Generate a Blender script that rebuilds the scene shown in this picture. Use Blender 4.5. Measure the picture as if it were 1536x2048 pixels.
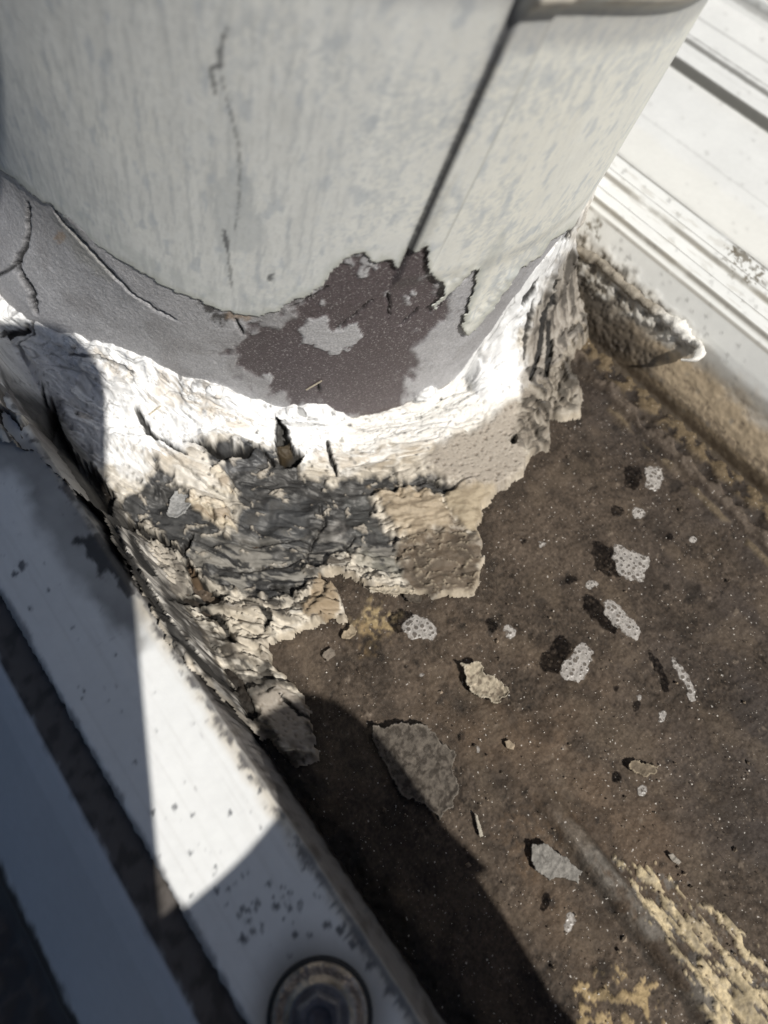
import bpy, math, random
import numpy as np
from mathutils import Matrix, Vector

# ------------------------------------------------------------------ clear
for o in list(bpy.data.objects): bpy.data.objects.remove(o, do_unlink=True)
scene = bpy.context.scene
COL = scene.collection
MM = 0.001

# ------------------------------------------------------------------ camera (roof frame: x across ribs, y along ribs, z off the roof; millimetres)
FPX, CX, CY, HCAM = 1538.0, 768.0, 1024.0, 185.0
def unit(v): v = np.asarray(v, float); return v/np.linalg.norm(v)
_d = unit([-2621, -3073, FPX]); _p = unit([-281, 558, FPX])
_n = unit(_p - _p.dot(_d)*_d)
AX, AY, AZ = np.cross(_d, -_n), _d, -_n          # roof axes seen in the camera frame (right, down, forward)
CAM = np.array([0, 0, HCAM])
RIGHT = np.array([AX[0], AY[0], AZ[0]]); DOWN = np.array([AX[1], AY[1], AZ[1]]); FWD = np.array([AX[2], AY[2], AZ[2]])
cd = bpy.data.cameras.new('camera'); cam = bpy.data.objects.new('camera', cd); COL.objects.link(cam)
cd.sensor_fit = 'HORIZONTAL'; cd.sensor_width = 36.0; cd.lens = 36.0*FPX/1536.0
cd.clip_start = 0.01; cd.clip_end = 2000.0
M = Matrix.Identity(4)
for i in range(3):
    M[i][0] = RIGHT[i]; M[i][1] = -DOWN[i]; M[i][2] = -FWD[i]; M[i][3] = CAM[i]*MM
cam.matrix_world = M
cd.dof.use_dof = True; cd.dof.focus_distance = 0.183; cd.dof.aperture_fstop = 17.0
scene.camera = cam

# ------------------------------------------------------------------ sky, sun, exposure
SUN_AZ, SUN_EL = math.radians(-88), math.radians(50)
SUN = np.array([math.cos(SUN_EL)*math.cos(SUN_AZ), math.cos(SUN_EL)*math.sin(SUN_AZ), math.sin(SUN_EL)])
w = bpy.data.worlds.new('World'); scene.world = w; w.use_nodes = True
nt = w.node_tree; nt.nodes.clear()
sky = nt.nodes.new('ShaderNodeTexSky'); sky.sky_type = 'NISHITA'; sky.sun_disc = False
sky.sun_elevation = SUN_EL; sky.sun_rotation = math.pi/2 - SUN_AZ; sky.ozone_density = 3.0
bg = nt.nodes.new('ShaderNodeBackground'); bg.inputs[1].default_value = 0.05
wo = nt.nodes.new('ShaderNodeOutputWorld')
nt.links.new(sky.outputs[0], bg.inputs[0]); nt.links.new(bg.outputs[0], wo.inputs[0])
sd = bpy.data.lights.new('sun', 'SUN'); sd.energy = 5.0; sd.angle = math.radians(0.53); sd.color = (1.0, 0.965, 0.91)
so = bpy.data.objects.new('sun', sd); COL.objects.link(so)
so.rotation_euler = Vector(SUN).to_track_quat('Z', 'Y').to_euler(); so.location = (0, -1.5, 2)
vs = scene.view_settings
vs.view_transform = 'Standard'; vs.look = 'None'; vs.exposure = -0.10; vs.gamma = 1.0; vs.use_curve_mapping = False

# ------------------------------------------------------------------ maths
def project(P):
    q = P - CAM
    zc = q @ FWD
    return CX + FPX*(q @ RIGHT)/zc, CY + FPX*(q @ DOWN)/zc
def ray(u, v): return unit(RIGHT*((u-CX)/FPX) + DOWN*((v-CY)/FPX) + FWD)
def unp(u, v, z=0.0):
    d = ray(u, v); t = (z-HCAM)/d[2]; return CAM + d*t
PCX, PCY, PR, PTX, PTY = 111.0, 182.9, 84.1, 0.0101, -0.1892      # flue: axis foot, radius, lean
AXIS = unit([PTX, PTY, 1.0]); E1 = unit(np.array([1., 0, 0]) - AXIS[0]*AXIS); E2 = np.cross(AXIS, E1)
FOOT = np.array([PCX, PCY, 0.0])

def _hash(ix, iy, seed):
    h = (ix.astype(np.int64)*374761393 + iy.astype(np.int64)*668265263 + seed*974634541) & 0xffffffff
    h = ((h ^ (h >> 13))*1274126177) & 0xffffffff
    return ((h ^ (h >> 16)) & 0xffff)/65535.0
def pn(x, y, seed=0):
    ix, iy = np.floor(x), np.floor(y); fx, fy = x-ix, y-iy
    ux = fx*fx*fx*(fx*(fx*6-15)+10); uy = fy*fy*fy*(fy*(fy*6-15)+10)
    def g(ax, ay):
        a = _hash(ix+ax, iy+ay, seed)*6.2831853
        return np.cos(a)*(fx-ax) + np.sin(a)*(fy-ay)
    a = g(0, 0)*(1-ux) + g(1, 0)*ux; b = g(0, 1)*(1-ux) + g(1, 1)*ux
    return (a*(1-uy) + b*uy)*1.5
def fbm(x, y, o=4, seed=0, gain=0.5):
    s = 0.0; a = 1.0; t = 0.0
    for i in range(o):
        s = s + a*pn(x*2**i, y*2**i, seed+i*17); t += a; a *= gain
    return s/t*1.4
def cells(x, y, seed=0, jit=1.0):
    """distance to nearest feature point and that cell's random id"""
    ix, iy = np.floor(x), np.floor(y)
    best = np.full(x.shape, 9.0); cid = np.zeros(x.shape)
    for ax in (-1, 0, 1):
        for ay in (-1, 0, 1):
            jx = ix+ax; jy = iy+ay
            px = jx + 0.5 + jit*(_hash(jx, jy, seed)-0.5); py = jy + 0.5 + jit*(_hash(jx, jy, seed+7)-0.5)
            dd = np.hypot(px-x, py-y); m = dd < best
            best = np.where(m, dd, best); cid = np.where(m, _hash(jx, jy, seed+13), cid)
    return best, cid
def ss(a, b, x):
    t = np.clip((x-a)/(b-a), 0, 1); return t*t*(3-2*t)
def sdf(U, V, pts):
    """signed distance to a polygon, negative inside"""
    pts = np.asarray(pts, float); n = len(pts)
    d = np.full(U.shape, 1e12); s = np.ones(U.shape)
    for i in range(n):
        a = pts[i]; b = pts[i-1]; e = b-a
        wx, wy = U-a[0], V-a[1]
        t = np.clip((wx*e[0]+wy*e[1])/(e.dot(e)+1e-9), 0, 1)
        d = np.minimum(d, (wx-e[0]*t)**2 + (wy-e[1]*t)**2)
        c1 = V >= a[1]; c2 = V < b[1]; c3 = e[0]*wy > e[1]*wx
        s = np.where((c1 & c2 & c3) | (~c1 & ~c2 & ~c3), -s, s)
    return s*np.sqrt(d)
class Paint:
    """features given in photo pixels, evaluated at mesh points whose projections are U, V"""
    def __init__(self, U, V):
        self.U, self.V = U, V
        self.wu = {}
    def wob(self, sc, seed):
        k = (sc, seed)
        if k not in self.wu: self.wu[k] = fbm(self.U/sc, self.V/sc, 4, seed)
        return self.wu[k]
    def poly(self, pts, soft=4, wob=6, sc=25, seed=3):
        pts = np.asarray(pts, float); m = soft+abs(wob)*1.2+2
        lo = pts.min(0)-m; hi = pts.max(0)+m
        k = (self.U > lo[0]) & (self.U < hi[0]) & (self.V > lo[1]) & (self.V < hi[1])
        out = np.zeros(self.U.shape)
        if k.any():
            dd = sdf(self.U[k], self.V[k], pts)
            if wob: dd = dd + wob*fbm(self.U[k]/sc, self.V[k]/sc, 4, seed)
            out[k] = 1-ss(-soft, soft, dd)
        return out
    def line(self, pts, w, soft=2, wob=2, sc=14, seed=5, taper=True):
        pts = np.asarray(pts, float); m = w+soft+wob*1.5+2
        lo = pts.min(0)-m; hi = pts.max(0)+m
        k = (self.U > lo[0]) & (self.U < hi[0]) & (self.V > lo[1]) & (self.V < hi[1])
        out = np.zeros(self.U.shape)
        if k.any():
            U, V = self.U[k], self.V[k]
            if wob:
                U = U + wob*fbm(U/sc, V/sc, 3, seed); V = V + wob*fbm(U/sc+9, V/sc+4, 3, seed+1)
            d = np.full(U.shape, 1e9); tt = np.zeros(U.shape)
            n = len(pts)-1
            for i in range(n):
                a, b = pts[i], pts[i+1]; e = b-a
                t = np.clip(((U-a[0])*e[0]+(V-a[1])*e[1])/(e.dot(e)+1e-9), 0, 1)
                dd = np.hypot(U-a[0]-e[0]*t, V-a[1]-e[1]*t); mm = dd < d
                d = np.where(mm, dd, d); tt = np.where(mm, (i+t)/n, tt)
            ww = w*(0.25+0.75*np.sqrt(np.clip(4*tt*(1-tt), 0, 1))) if taper else w
            out[k] = 1-ss(ww-soft*0.5, ww+soft, d)
        return out
    def dot(self, x, y, r, soft=2, wob=0.3, seed=1):
        k = (abs(self.U-x) < 2*r+soft) & (abs(self.V-y) < 2*r+soft)
        out = np.zeros(self.U.shape)
        if k.any():
            d = np.hypot(self.U[k]-x, self.V[k]-y) + wob*r*fbm(self.U[k]/(r+1), self.V[k]/(r+1), 2, seed)
            out[k] = 1-ss(r-soft, r+soft, d)
        return out
def mix(c, m, k):
    return c*(1-m[..., None]) + np.asarray(k, float)*m[..., None]

# ------------------------------------------------------------------ mesh helpers
def raw_mesh(name, verts, quads, cols=None, attrs=None, smooth=True):
    me = bpy.data.meshes.new(name)
    verts = np.ascontiguousarray(verts, np.float32); quads = np.ascontiguousarray(quads, np.int32)
    nv, nf = len(verts), len(quads); k = quads.shape[1]
    me.vertices.add(nv); me.vertices.foreach_set('co', verts.ravel())
    me.loops.add(nf*k); me.loops.foreach_set('vertex_index', quads.ravel())
    me.polygons.add(nf)
    me.polygons.foreach_set('loop_start', np.arange(0, nf*k, k, dtype=np.int32))
    me.polygons.foreach_set('loop_total', np.full(nf, k, np.int32))
    me.polygons.foreach_set('use_smooth', np.full(nf, smooth, bool))
    me.update(calc_edges=True); me.validate()
    if cols is not None:
        at = me.color_attributes.new('col', 'FLOAT_COLOR', 'POINT')
        c4 = np.ones((nv, 4), np.float32); c4[:, :3] = np.clip(cols, 0.0, 1); at.data.foreach_set('color', c4.ravel())
    for kk, vv in (attrs or {}).items():
        a = me.attributes.new(kk, 'FLOAT', 'POINT'); a.data.foreach_set('value', np.ascontiguousarray(vv, np.float32))
    return me
def grid_mesh(name, P, cols=None, attrs=None, keep=None, smooth=True):
    """P (n,m,3) in mm; keep (n,m) bool; faces kept where all four corners are kept"""
    n, m = P.shape[:2]
    idx = np.arange(n*m).reshape(n, m)
    q = np.stack([idx[:-1, :-1], idx[1:, :-1], idx[1:, 1:], idx[:-1, 1:]], -1).reshape(-1, 4)
    if keep is not None:
        kf = keep.ravel(); q = q[kf[q].all(1)]
    used = np.zeros(n*m, bool); used[q.ravel()] = True
    re = np.cumsum(used)-1; q = re[q]
    v = P.reshape(-1, 3)[used]*MM
    c = None if cols is None else cols.reshape(-1, 3)[used]
    at = {k: a.ravel()[used] for k, a in (attrs or {}).items()}
    return raw_mesh(name, v, q, c, at, smooth)
def link(name, me, mat, parent=None, loc=None):
    o = bpy.data.objects.new(name, me); COL.objects.link(o)
    if mat is not None: me.materials.append(mat)
    if parent is not None:
        o.parent = parent; o.location = tuple(-parent.matrix_basis.translation) if loc is None else loc
    elif loc is not None: o.location = loc
    return o
def recentre(o, base_mm):
    """put a one-mesh thing's origin at its base"""
    b = Vector(np.asarray(base_mm)*MM); o.data.transform(Matrix.Translation(-b)); o.location = b; return o
def tag(o, label, cat=None, group=None, kind=None):
    o['label'] = label
    if cat: o['category'] = cat
    if group: o['group'] = group
    if kind: o['kind'] = kind
    return o
def empty(name, loc_mm):
    o = bpy.data.objects.new(name, None); COL.objects.link(o); o.empty_display_size = 0.02
    o.location = Vector(np.asarray(loc_mm, float)*MM); return o
def lathe(name, prof, nseg=48):
    """closed-profile lathe about z, (r, z) in mm"""
    a = np.linspace(0, 2*math.pi, nseg, endpoint=False)
    v = [(r*math.cos(t)*MM, r*math.sin(t)*MM, z*MM) for (r, z) in prof for t in a]
    q = [(i*nseg+j, i*nseg+(j+1) % nseg, (i+1)*nseg+(j+1) % nseg, (i+1)*nseg+j) for i in range(len(prof)-1) for j in range(nseg)]
    return raw_mesh(name, np.array(v), np.array(q))
def plate(name, px, z=1.0, th=0.5, res=0.28, curl=None, col=(.3, .3, .3), speck=None, wob=5, sc=18, seed=1, drape=None, colfn=None, rough=1.0):
    """thin irregular piece: outline in photo pixels set on the surface at height z, with thickness and curl"""
    pts = np.array([unp(u, v, z)[:2] for u, v in px])
    lo, hi = pts.min(0)-1.5, pts.max(0)+1.5
    X, Y = np.meshgrid(np.arange(lo[0], hi[0], res), np.arange(lo[1], hi[1], res), indexing='ij')
    k = 7.5
    d = sdf(X, Y, pts) + wob/k*fbm(X/(sc/k), Y/(sc/k), 3, seed)
    keep = d < 0
    c0 = pts.mean(0)
    zt = z + rough*(0.25*fbm(X/2.5, Y/2.5, 3, seed+4) + 0.12*fbm(X/.8, Y/.8, 2, seed+8))
    if curl is not None: zt = zt + curl(X-c0[0], Y-c0[1], -d)
    if drape is not None: zt = zt + drape(X, Y)
    cols = np.ones(X.shape+(3,))*np.asarray(col)
    nz = fbm(X/1.2, Y/1.2, 4, seed+21)
    cols = cols*(1+0.35*nz)[..., None]
    if colfn is not None: cols = colfn(X, Y, -d, cols)
    n, m = X.shape
    idx = np.arange(n*m).reshape(n, m)
    q = np.stack([idx[:-1, :-1], idx[1:, :-1], idx[1:, 1:], idx[:-1, 1:]], -1).reshape(-1, 4)
    q = q[keep.ravel()[q].all(1)]
    # boundary edges for the rim
    e = np.concatenate([q[:, [0, 1]], q[:, [1, 2]], q[:, [2, 3]], q[:, [3, 0]]])
    key = np.sort(e, 1); _, inv, cnt = np.unique(key[:, 0].astype(np.int64)*n*m+key[:, 1], return_inverse=True, return_counts=True)
    be = e[cnt[inv] == 1]
    T = np.stack([X, Y, zt], -1).reshape(-1, 3); B = T.copy(); B[:, 2] -= th
    V = np.concatenate([T, B]); Q = np.concatenate([q, q[:, ::-1]+n*m, np.stack([be[:, 1], be[:, 0], be[:, 0]+n*m, be[:, 1]+n*m], 1)])
    C2 = np.concatenate([cols.reshape(-1, 3)]*2)
    used = np.zeros(len(V), bool); used[Q.ravel()] = True; re = np.cumsum(used)-1
    me = raw_mesh(name, V[used]*MM, re[Q], C2[used])
    return me, np.array([c0[0], c0[1], z-th])

# ------------------------------------------------------------------ materials
def surf(name, rough=0.7, spec=0.3, metal=0.0, bump=0.0, bscale=900, grain=0.0, gscale=1500, sparkle=0.0, sscale=2500, sthr=0.7,
         colour=None, gloss_attr=False, stretch=None, bump2=0.0, b2scale=200):
    m = bpy.data.materials.new(name); m.use_nodes = True
    t = m.node_tree; N = t.nodes; L = t.links
    b = N['Principled BSDF']; b.inputs['Roughness'].default_value = rough
    b.inputs['Specular IOR Level'].default_value = spec; b.inputs['Metallic'].default_value = metal
    if colour is None:
        a = N.new('ShaderNodeAttribute'); a.attribute_name = 'col'; c = a.outputs['Color']
    else:
        a = N.new('ShaderNodeRGB'); a.outputs[0].default_value = (*colour, 1); c = a.outputs[0]
    tc = N.new('ShaderNodeTexCoord'); vec = tc.outputs['Object']
    if stretch is not None:
        mp = N.new('ShaderNodeMapping'); mp.inputs['Scale'].default_value = stretch; L.new(vec, mp.inputs[0]); vec = mp.outputs[0]
    def noise(scale, det, r=0.6):
        n = N.new('ShaderNodeTexNoise'); n.inputs['Scale'].default_value = scale; n.inputs['Detail'].default_value = det
        n.inputs['Roughness'].default_value = r; L.new(vec, n.inputs['Vector']); return n.outputs['Fac']
    if grain:
        mr = N.new('ShaderNodeMapRange'); mr.inputs[1].default_value = 0.25; mr.inputs[2].default_value = 0.75
        mr.inputs[3].default_value = 1-grain; mr.inputs[4].default_value = 1+grain
        L.new(noise(gscale, 3), mr.inputs[0])
        mx = N.new('ShaderNodeVectorMath'); mx.operation = 'SCALE'; L.new(c, mx.inputs[0]); L.new(mr.outputs[0], mx.inputs['Scale']); c = mx.outputs[0]
    if sparkle:
        mr = N.new('ShaderNodeMapRange'); mr.inputs[1].default_value = sthr; mr.inputs[2].default_value = sthr+0.05
        mr.inputs[3].default_value = 0; mr.inputs[4].default_value = sparkle
        L.new(noise(sscale, 1, 0.4), mr.inputs[0])
        mx = N.new('ShaderNodeMix'); mx.data_type = 'RGBA'; L.new(mr.outputs[0], mx.inputs['Factor'])
        L.new(c, mx.inputs['A']); mx.inputs['B'].default_value = (.75, .73, .7, 1); c = mx.outputs['Result']  # glints painted as pale specks in the base colour
    L.new(c, b.inputs['Base Color'])
    if gloss_attr:
        a2 = N.new('ShaderNodeAttribute'); a2.attribute_name = 'rough'; L.new(a2.outputs['Fac'], b.inputs['Roughness'])
    prev = None
    for st, sc_ in ((bump2, b2scale), (bump, bscale)):
        if st:
            bp = N.new('ShaderNodeBump'); bp.inputs['Strength'].default_value = st; bp.inputs['Distance'].default_value = 0.6/sc_
            L.new(noise(sc_, 4), bp.inputs['Height'])
            if prev: L.new(prev, bp.inputs['Normal'])
            prev = bp.outputs[0]
    if prev: L.new(prev, b.inputs['Normal'])
    return m
M_seal = surf('aged_sealant', rough=0.6, spec=0.4, bump=0.12, bscale=900, grain=0.10, gscale=900, gloss_attr=True)
M_pan = surf('dirty_pan', rough=0.7, spec=0.2, bump=0.42, bscale=1100, grain=0.32, gscale=1300, sparkle=0.6, sscale=1300, sthr=0.73, bump2=.22, b2scale=260)
M_pipe = surf('weathered_zinc', rough=0.6, spec=0.35, bump=0.07, bscale=900, grain=0.04, gscale=1400)
M_coat = surf('granular_coating', rough=0.55, spec=0.5, bump=0.8, bscale=2300, grain=0.30, gscale=1900, sparkle=0.25, sscale=2100, sthr=0.62)
M_white = surf('white_roof_paint', rough=0.45, spec=0.4, bump=0.05, bscale=500, grain=0.03, gscale=400)
M_flake = surf('dry_flake', rough=0.8, spec=0.2, bump=0.6, bscale=1500, grain=0.22, gscale=1500)

# ================================================================== ROOF (the setting)
def ycoords(a, b, st, lo=-160, hi=340):
    return np.concatenate([np.arange(lo, a, 6.0), np.arange(a, b, st), np.arange(b, hi+1, 6.0)])
def profile_x(pts, st):
    """resample a polyline (x,z) at about st mm"""
    xs, zs = [], []
    for (a, b) in zip(pts[:-1], pts[1:]):
        n = max(1, int(round(math.hypot(b[0]-a[0], b[1]-a[1])/st)))
        for i in range(n): xs.append(a[0]+(b[0]-a[0])*i/n); zs.append(a[1]+(b[1]-a[1])*i/n)
    xs.append(pts[-1][0]); zs.append(pts[-1][1])
    return np.array(xs), np.array(zs)
def sheet(pts, st, y):
    xs, zs = profile_x(pts, st)
    X, Y = np.meshgrid(xs, y, indexing='ij'); Z = np.repeat(zs[:, None], len(y), 1)
    return X, Y, Z

# ---- pan between the two ribs
y = ycoords(-78, 150, 0.42)
X, Y, Z = sheet([(6, 0), (161, 0)], 0.42, y)
U, V = project(np.stack([X, Y, Z], -1)); pt = Paint(U, V)
n1 = fbm(X/18, Y/18, 5, 11); n2 = fbm(X/5, Y/5, 5, 12); n3 = fbm(X/1.6, Y/1.6, 4, 13); n4 = fbm(X/40, Y/40, 3, 14)
col = np.ones(X.shape+(3,))*np.array([.082, .064, .050])
col *= np.clip(1+.38*n4+0.30*n1+0.32*n2+0.40*n3+.45*fbm(X/.75, Y/.75, 2, 19), .25, 3)[..., None]
purple = np.clip(ss(1150, 1500, U)*ss(700, 900, V)*(1-ss(1650, 1850, V))*(.7+1.2*n1) + pt.poly([(1130,500),(1260,700),(1330,900),(1130,870),(1100,700)], 50, 30, 60)*.7, 0, 1)
col = mix(col, purple*.75, np.array([.053, .045, .042]))
och = np.clip(pt.poly([(900,1250),(1250,1450),(1420,1750),(1250,2100),(1080,2100),(1000,1700),(850,1400)], 90, 50, 90)*(.45+1.3*n1), 0, 1)
col = mix(col, och*.6, np.array([.125, .088, .060]))
Zp = 0.35*n1 + 0.28*n2 + 0.22*n3 + 0.10*fbm(X/.7, Y/.7, 2, 15)
# low swage in the pan, worn to grey metal, with flaking yellow paint beside it
sw = (1-ss(1.0, 3.6, np.abs(X-54.5-0.02*Y)))*(1-ss(-22, 8, Y))
Zp += 2.6*sw
dk = (1-ss(.4, 1.4, np.abs(X-51.0-.02*Y-.6*n2)))*(1-ss(-16, 10, Y)); col = mix(col, dk*.7, (.022, .019, .016))
grey = sw*ss(-.5, .1, n2+.3)*(1-ss(-14, 6, Y))
col = mix(col, np.clip(grey*ss(-.3,.3,n1+n2+.25)*ss(0,-25,Y), 0, .85), np.array([.17, .158, .143])*1.0)
ylz = pt.poly([(1235,1725),(1300,1720),(1390,1800),(1540,1920),(1560,2090),(1440,2090),(1370,1960),(1270,1800)], 22, 22, 45)
yl = ss(.02, .10, fbm(X/2.8, Y/9.5, 6, 31, .68)+.5*ylz-.40 + .16*ss(1850, 2048, V))*ss(.15, .5, ylz)
col = mix(col, yl, np.array([.64, .54, .36])*1.0); col = mix(col, yl*ss(.0,.3,n3+.3*n2)*.55, (.40,.35,.27)); Zp += .7*yl
cr = ss(.08, .16, fbm(X/3, Y/3, 5, 37, .6)+.3*ylz-.28)*ss(.1, .4, ylz)*(1-yl)
col = mix(col, cr*.8, np.array([.15, .14, .13]))
ylb = pt.poly([(1160,1960),(1250,1930),(1330,1980),(1330,2090),(1120,2090)], 25, 25, 40)
yb = ss(.05, .16, fbm(X/3, Y/3, 5, 41, .6)+.5*ylb-.42)*ss(.2, .5, ylb)
col = mix(col, yb*.9, np.array([.42, .32, .18])); Zp += .25*yb
# blobs of ochre by the sealant
for (a, b, r, k, op) in [(755,1245,32,(.46,.36,.20),.8),(740,1275,26,(.30,.21,.11),.6),(1062,1690,60,(.12,.08,.05),.5),(1090,815,26,(.13,.09,.05),.7),(700,1250,18,(.25,.2,.13),.6)]:
    m_ = pt.dot(a, b, r, r*.6, .9, int(a)); col = mix(col, m_*op*ss(-.25, .3, n3+.4*n2), k)
# dark stains, and a flake's shadow painted among them
rnd = random.Random(5)
for (a, b, r) in [(985,1130,13),(990,1243,13),(925,1253,8),(910,1240,6),(1130,1160,12),(1240,850,12),(1385,1190,18),(740,1290,20),(760,1310,12),(1095,1800,16),(1205,1935,20),(930,1365,8),
                  (1155,930,30),(1300,900,16),(1350,970,12),(1235,1555,9),(1155,1610,6),(1195,1640,6),(925,1470,8),(1050,1580,8),(880,1400,10),(690,1270,10),(850,1005,5),(1290,940,9)]:
    col = mix(col, pt.dot(a, b, r, r*.45, .8, int(b))*.72, (.018, .015, .013))
for i in range(260):
    a, b = rnd.uniform(560, 1530), rnd.uniform(650, 2040); r = rnd.choice([3, 3, 4, 4, 5, 7])
    col = mix(col, pt.dot(a, b, r, 2, .9, i)*rnd.uniform(.3, .8), (.02, .017, .015))
for i in range(170):
    a, b = rnd.uniform(560, 1530), rnd.uniform(700, 2040); r = rnd.choice([2.5, 3, 3.5, 5])
    m_ = pt.dot(a, b, r, 2, 1.0, i+900)*rnd.uniform(.3, .75); col = mix(col, m_, (.22, .18, .145)); Zp += .25*m_
# fine dry ridges left by earlier puddles
lines = 1-ss(0, .035, np.abs(fbm(X/7, Y/9, 4, 51)))
lm = lines*ss(.05, .35, fbm(X/14, Y/14, 2, 52)); col = mix(col, lm*.38, (.19, .155, .12)); Zp += .15*lm
wet = ss(.12, .40, fbm(X/9, Y/13, 4, 53)); col = mix(col, wet*.45, (.030, .024, .020))
silt = ss(.15, .45, fbm(X/12+3, Y/16, 4, 54)); col = mix(col, silt*.40, (.135, .105, .078))
fib = (1-ss(0, .018, np.abs(fbm(X/11+.4*n1, Y/6, 2, 55))))*ss(.15, .3, fbm(X/8, Y/8, 2, 56)); col = mix(col, fib*.6, (.02, .017, .015))
damp = 1-ss(4, 34, np.abs(sdf(U, V, [(500,1447),(590,1535),(640,1520),(612,1395),(585,1360),(538,1290),(590,1262),(692,1236),(640,1150),(740,1170),(870,1187),(952,1184),(970,1112),(960,1060),(966,1010),(1052,946),(1102,893),(1106,830),(1162,828),(1168,780),(1140,725),(1180,665),(800,700)])+10*n2))
col = mix(col, damp*.5, (.032, .025, .020))
# black grime against the left rib, silt and ochre against the right rib
gl = (1-ss(2.5, 9.5, X-8.5+2.2*n2)); col = mix(col, gl*.9, (.020, .018, .016)); Zp += (1.6+.9*n2+.6*n3)*gl
gr_ = ss(146, 156, X+3*n2); col = mix(col, gr_*.8, np.array([.030, .024, .020])); Zp += 1.5*gr_*(1+.6*n2)
bead = (1-ss(.8, 2.6, np.abs(X-150.5-.03*(Y-40)-1.0*n2)))*ss(.0, .3, .55+n1); col = mix(col, bead*.8, (.13, .105, .085)); Zp += 1.6*bead
bead2 = (1-ss(.5, 1.6, np.abs(X-146.5-.03*(Y-40)-.8*n1)))*ss(.05, .3, n1+.1); col = mix(col, bead2*.6, (.19, .15, .10)); Zp += .6*bead2
och2 = ss(.0, .25, n2+.2)*ss(153, 157, X+2*n2)*(1-ss(100,118,Y)); col = mix(col, och2*.7, (.19, .145, .09))
Zp -= 3.0*ss(0, 3, 8.0-X)      # tuck the edges under the rib feet
roof = link('roof_sheet', grid_mesh('roof_sheet', np.stack([X, Y, Z+Zp], -1), col), M_pan)
tag(roof, 'white profiled metal roof sheet, its flat pan caked in brown dirt', 'roof sheet', kind='structure')
PANCOL = col

# ---- left rib of the sheet: crown and the steep flank down to the pan
y = ycoords(-76, 190, 0.5)
X, Y, Z = sheet([(-19.7, 29.0), (-19.5, 30.0), (-18.6, 30.3), (2.6, 30.3), (3.9, 29.6), (4.8, 27.0), (9.4, -1.0)], 0.5, y)
U, V = project(np.stack([X, Y, Z], -1)); pt = Paint(U, V)
n1 = fbm(X/16, Y/16, 5, 61); n2 = fbm(X/4, Y/4, 5, 62); n3 = fbm(X/1.3, Y/1.3, 3, 63)
col = np.ones(X.shape+(3,))*np.array([.74, .745, .73])*(1+.03*n1)[..., None]
scf = fbm(X/1.2, Y/40, 4, 64); col = mix(col, ss(.1, .5, scf+.2*n1)*.16, (.50, .49, .46)); sct = 1-ss(0, .012, np.abs(fbm(X/14+Y/30, Y/18, 2, 65))); col = mix(col, sct*ss(.0, .3, n1)*.4, (.42, .42, .42))
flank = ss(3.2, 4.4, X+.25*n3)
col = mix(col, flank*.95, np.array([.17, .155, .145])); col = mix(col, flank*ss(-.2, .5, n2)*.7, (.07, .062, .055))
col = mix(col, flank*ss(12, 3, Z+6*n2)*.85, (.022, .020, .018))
hal = pt.poly([(-40,850),(60,870),(150,940),(215,1010),(300,1230),(285,1290),(225,1240),(130,1130),(85,1060),(60,980),(-40,900)], 30, 22, 60)
col = mix(col, np.clip(hal*1.1, 0, 1)*(.72+.25*n1)[...], np.array([.20, .195, .185]))
hal2 = pt.poly([(150,1080),(215,1060),(270,1150),(260,1190),(190,1130)], 7, 22, 26, 9); col = mix(col, hal2*.9, (.028, .027, .027))
tan = ss(.2, 2.9, X+.9*n2)*(1-flank)*ss(95, 60, Y); col = mix(col, tan*.65*ss(-.4, .3, n1+.1), (.52, .45, .34))
edge = ss(1.8, 3.4, X+1.0*n3+.9*n2)*(1-flank)*ss(-.25, .1, n2+.12*(60-Y)/60); col = mix(col, edge*.9, (.085, .082, .085))
drip = ss(2.0, 3.4, X+2.4*np.maximum(0, fbm(Y/1.6, Y*0+3, 2, 71)))*(1-flank)*ss(30, 5, Y); col = mix(col, drip*.9, (.10, .105, .115))
ls = 1-ss(-19.3, -18.2, X+.25*n3+.8*n2+.5*n1); col = mix(col, ls*.75, (.12, .12, .125))
# grime halo round the screw
SCR = unp(640, 2032, 30.3)
rs = np.hypot(X-SCR[0], Y-SCR[1])
col = mix(col, (1-ss(7, 15, rs+1.5*n1))*.75, (.17, .16, .145)); col = mix(col, (1-ss(7.6, 9.0, rs+.9*n2))*.95, (.02, .02, .02))
for i in range(46):
    a, b = rnd.gauss(520, 70), rnd.gauss(1815, 45); r = rnd.choice([3, 3, 4, 5, 6])
    col = mix(col, pt.dot(a, b, r, 2.5, .6, i)*.8, (.08, .09, .10))
for (a, b, r) in [(487,1878,9),(42,1132,9),(30,1148,6),(165,1395,3),(168,1382,3),(305,1625,6),(350,1615,5),(385,1630,4),(460,1625,5),(60,1217,4),(97,1180,3),(145,1255,3),(230,1310,3),(270,1525,3),(380,1705,4),(430,1735,4),(520,1655,3),
                  (590,1870,6),(655,1850,8),(680,1860,9),(705,1890,9),(720,1885,7),(740,1930,8),(640,1640,5),(520,1580,6),(500,1555,6)]:
    col = mix(col, pt.dot(a, b, r, 2.5, .6, int(a))*.85, (.06, .065, .075))
for i in range(60):
    a, b = rnd.uniform(-20, 640), rnd.uniform(900, 2050); col = mix(col, pt.dot(a, b, rnd.choice([2, 2.5, 3]), 2, .5, i)*.5, (.2, .2, .2))
Zr = Z + .12*n1 - .25*ls*np.maximum(0, n3) + (.5*n2+.35*n3)*flank*0
Xr = X + (.35*n2+.2*n3)*flank + (.35*n2+.3*n3)*(1-ss(-19.7, -18.9, X))
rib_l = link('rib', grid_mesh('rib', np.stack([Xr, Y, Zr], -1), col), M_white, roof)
tag(rib_l, 'rib with a white crown, brown stained where it meets the sealant')

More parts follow.
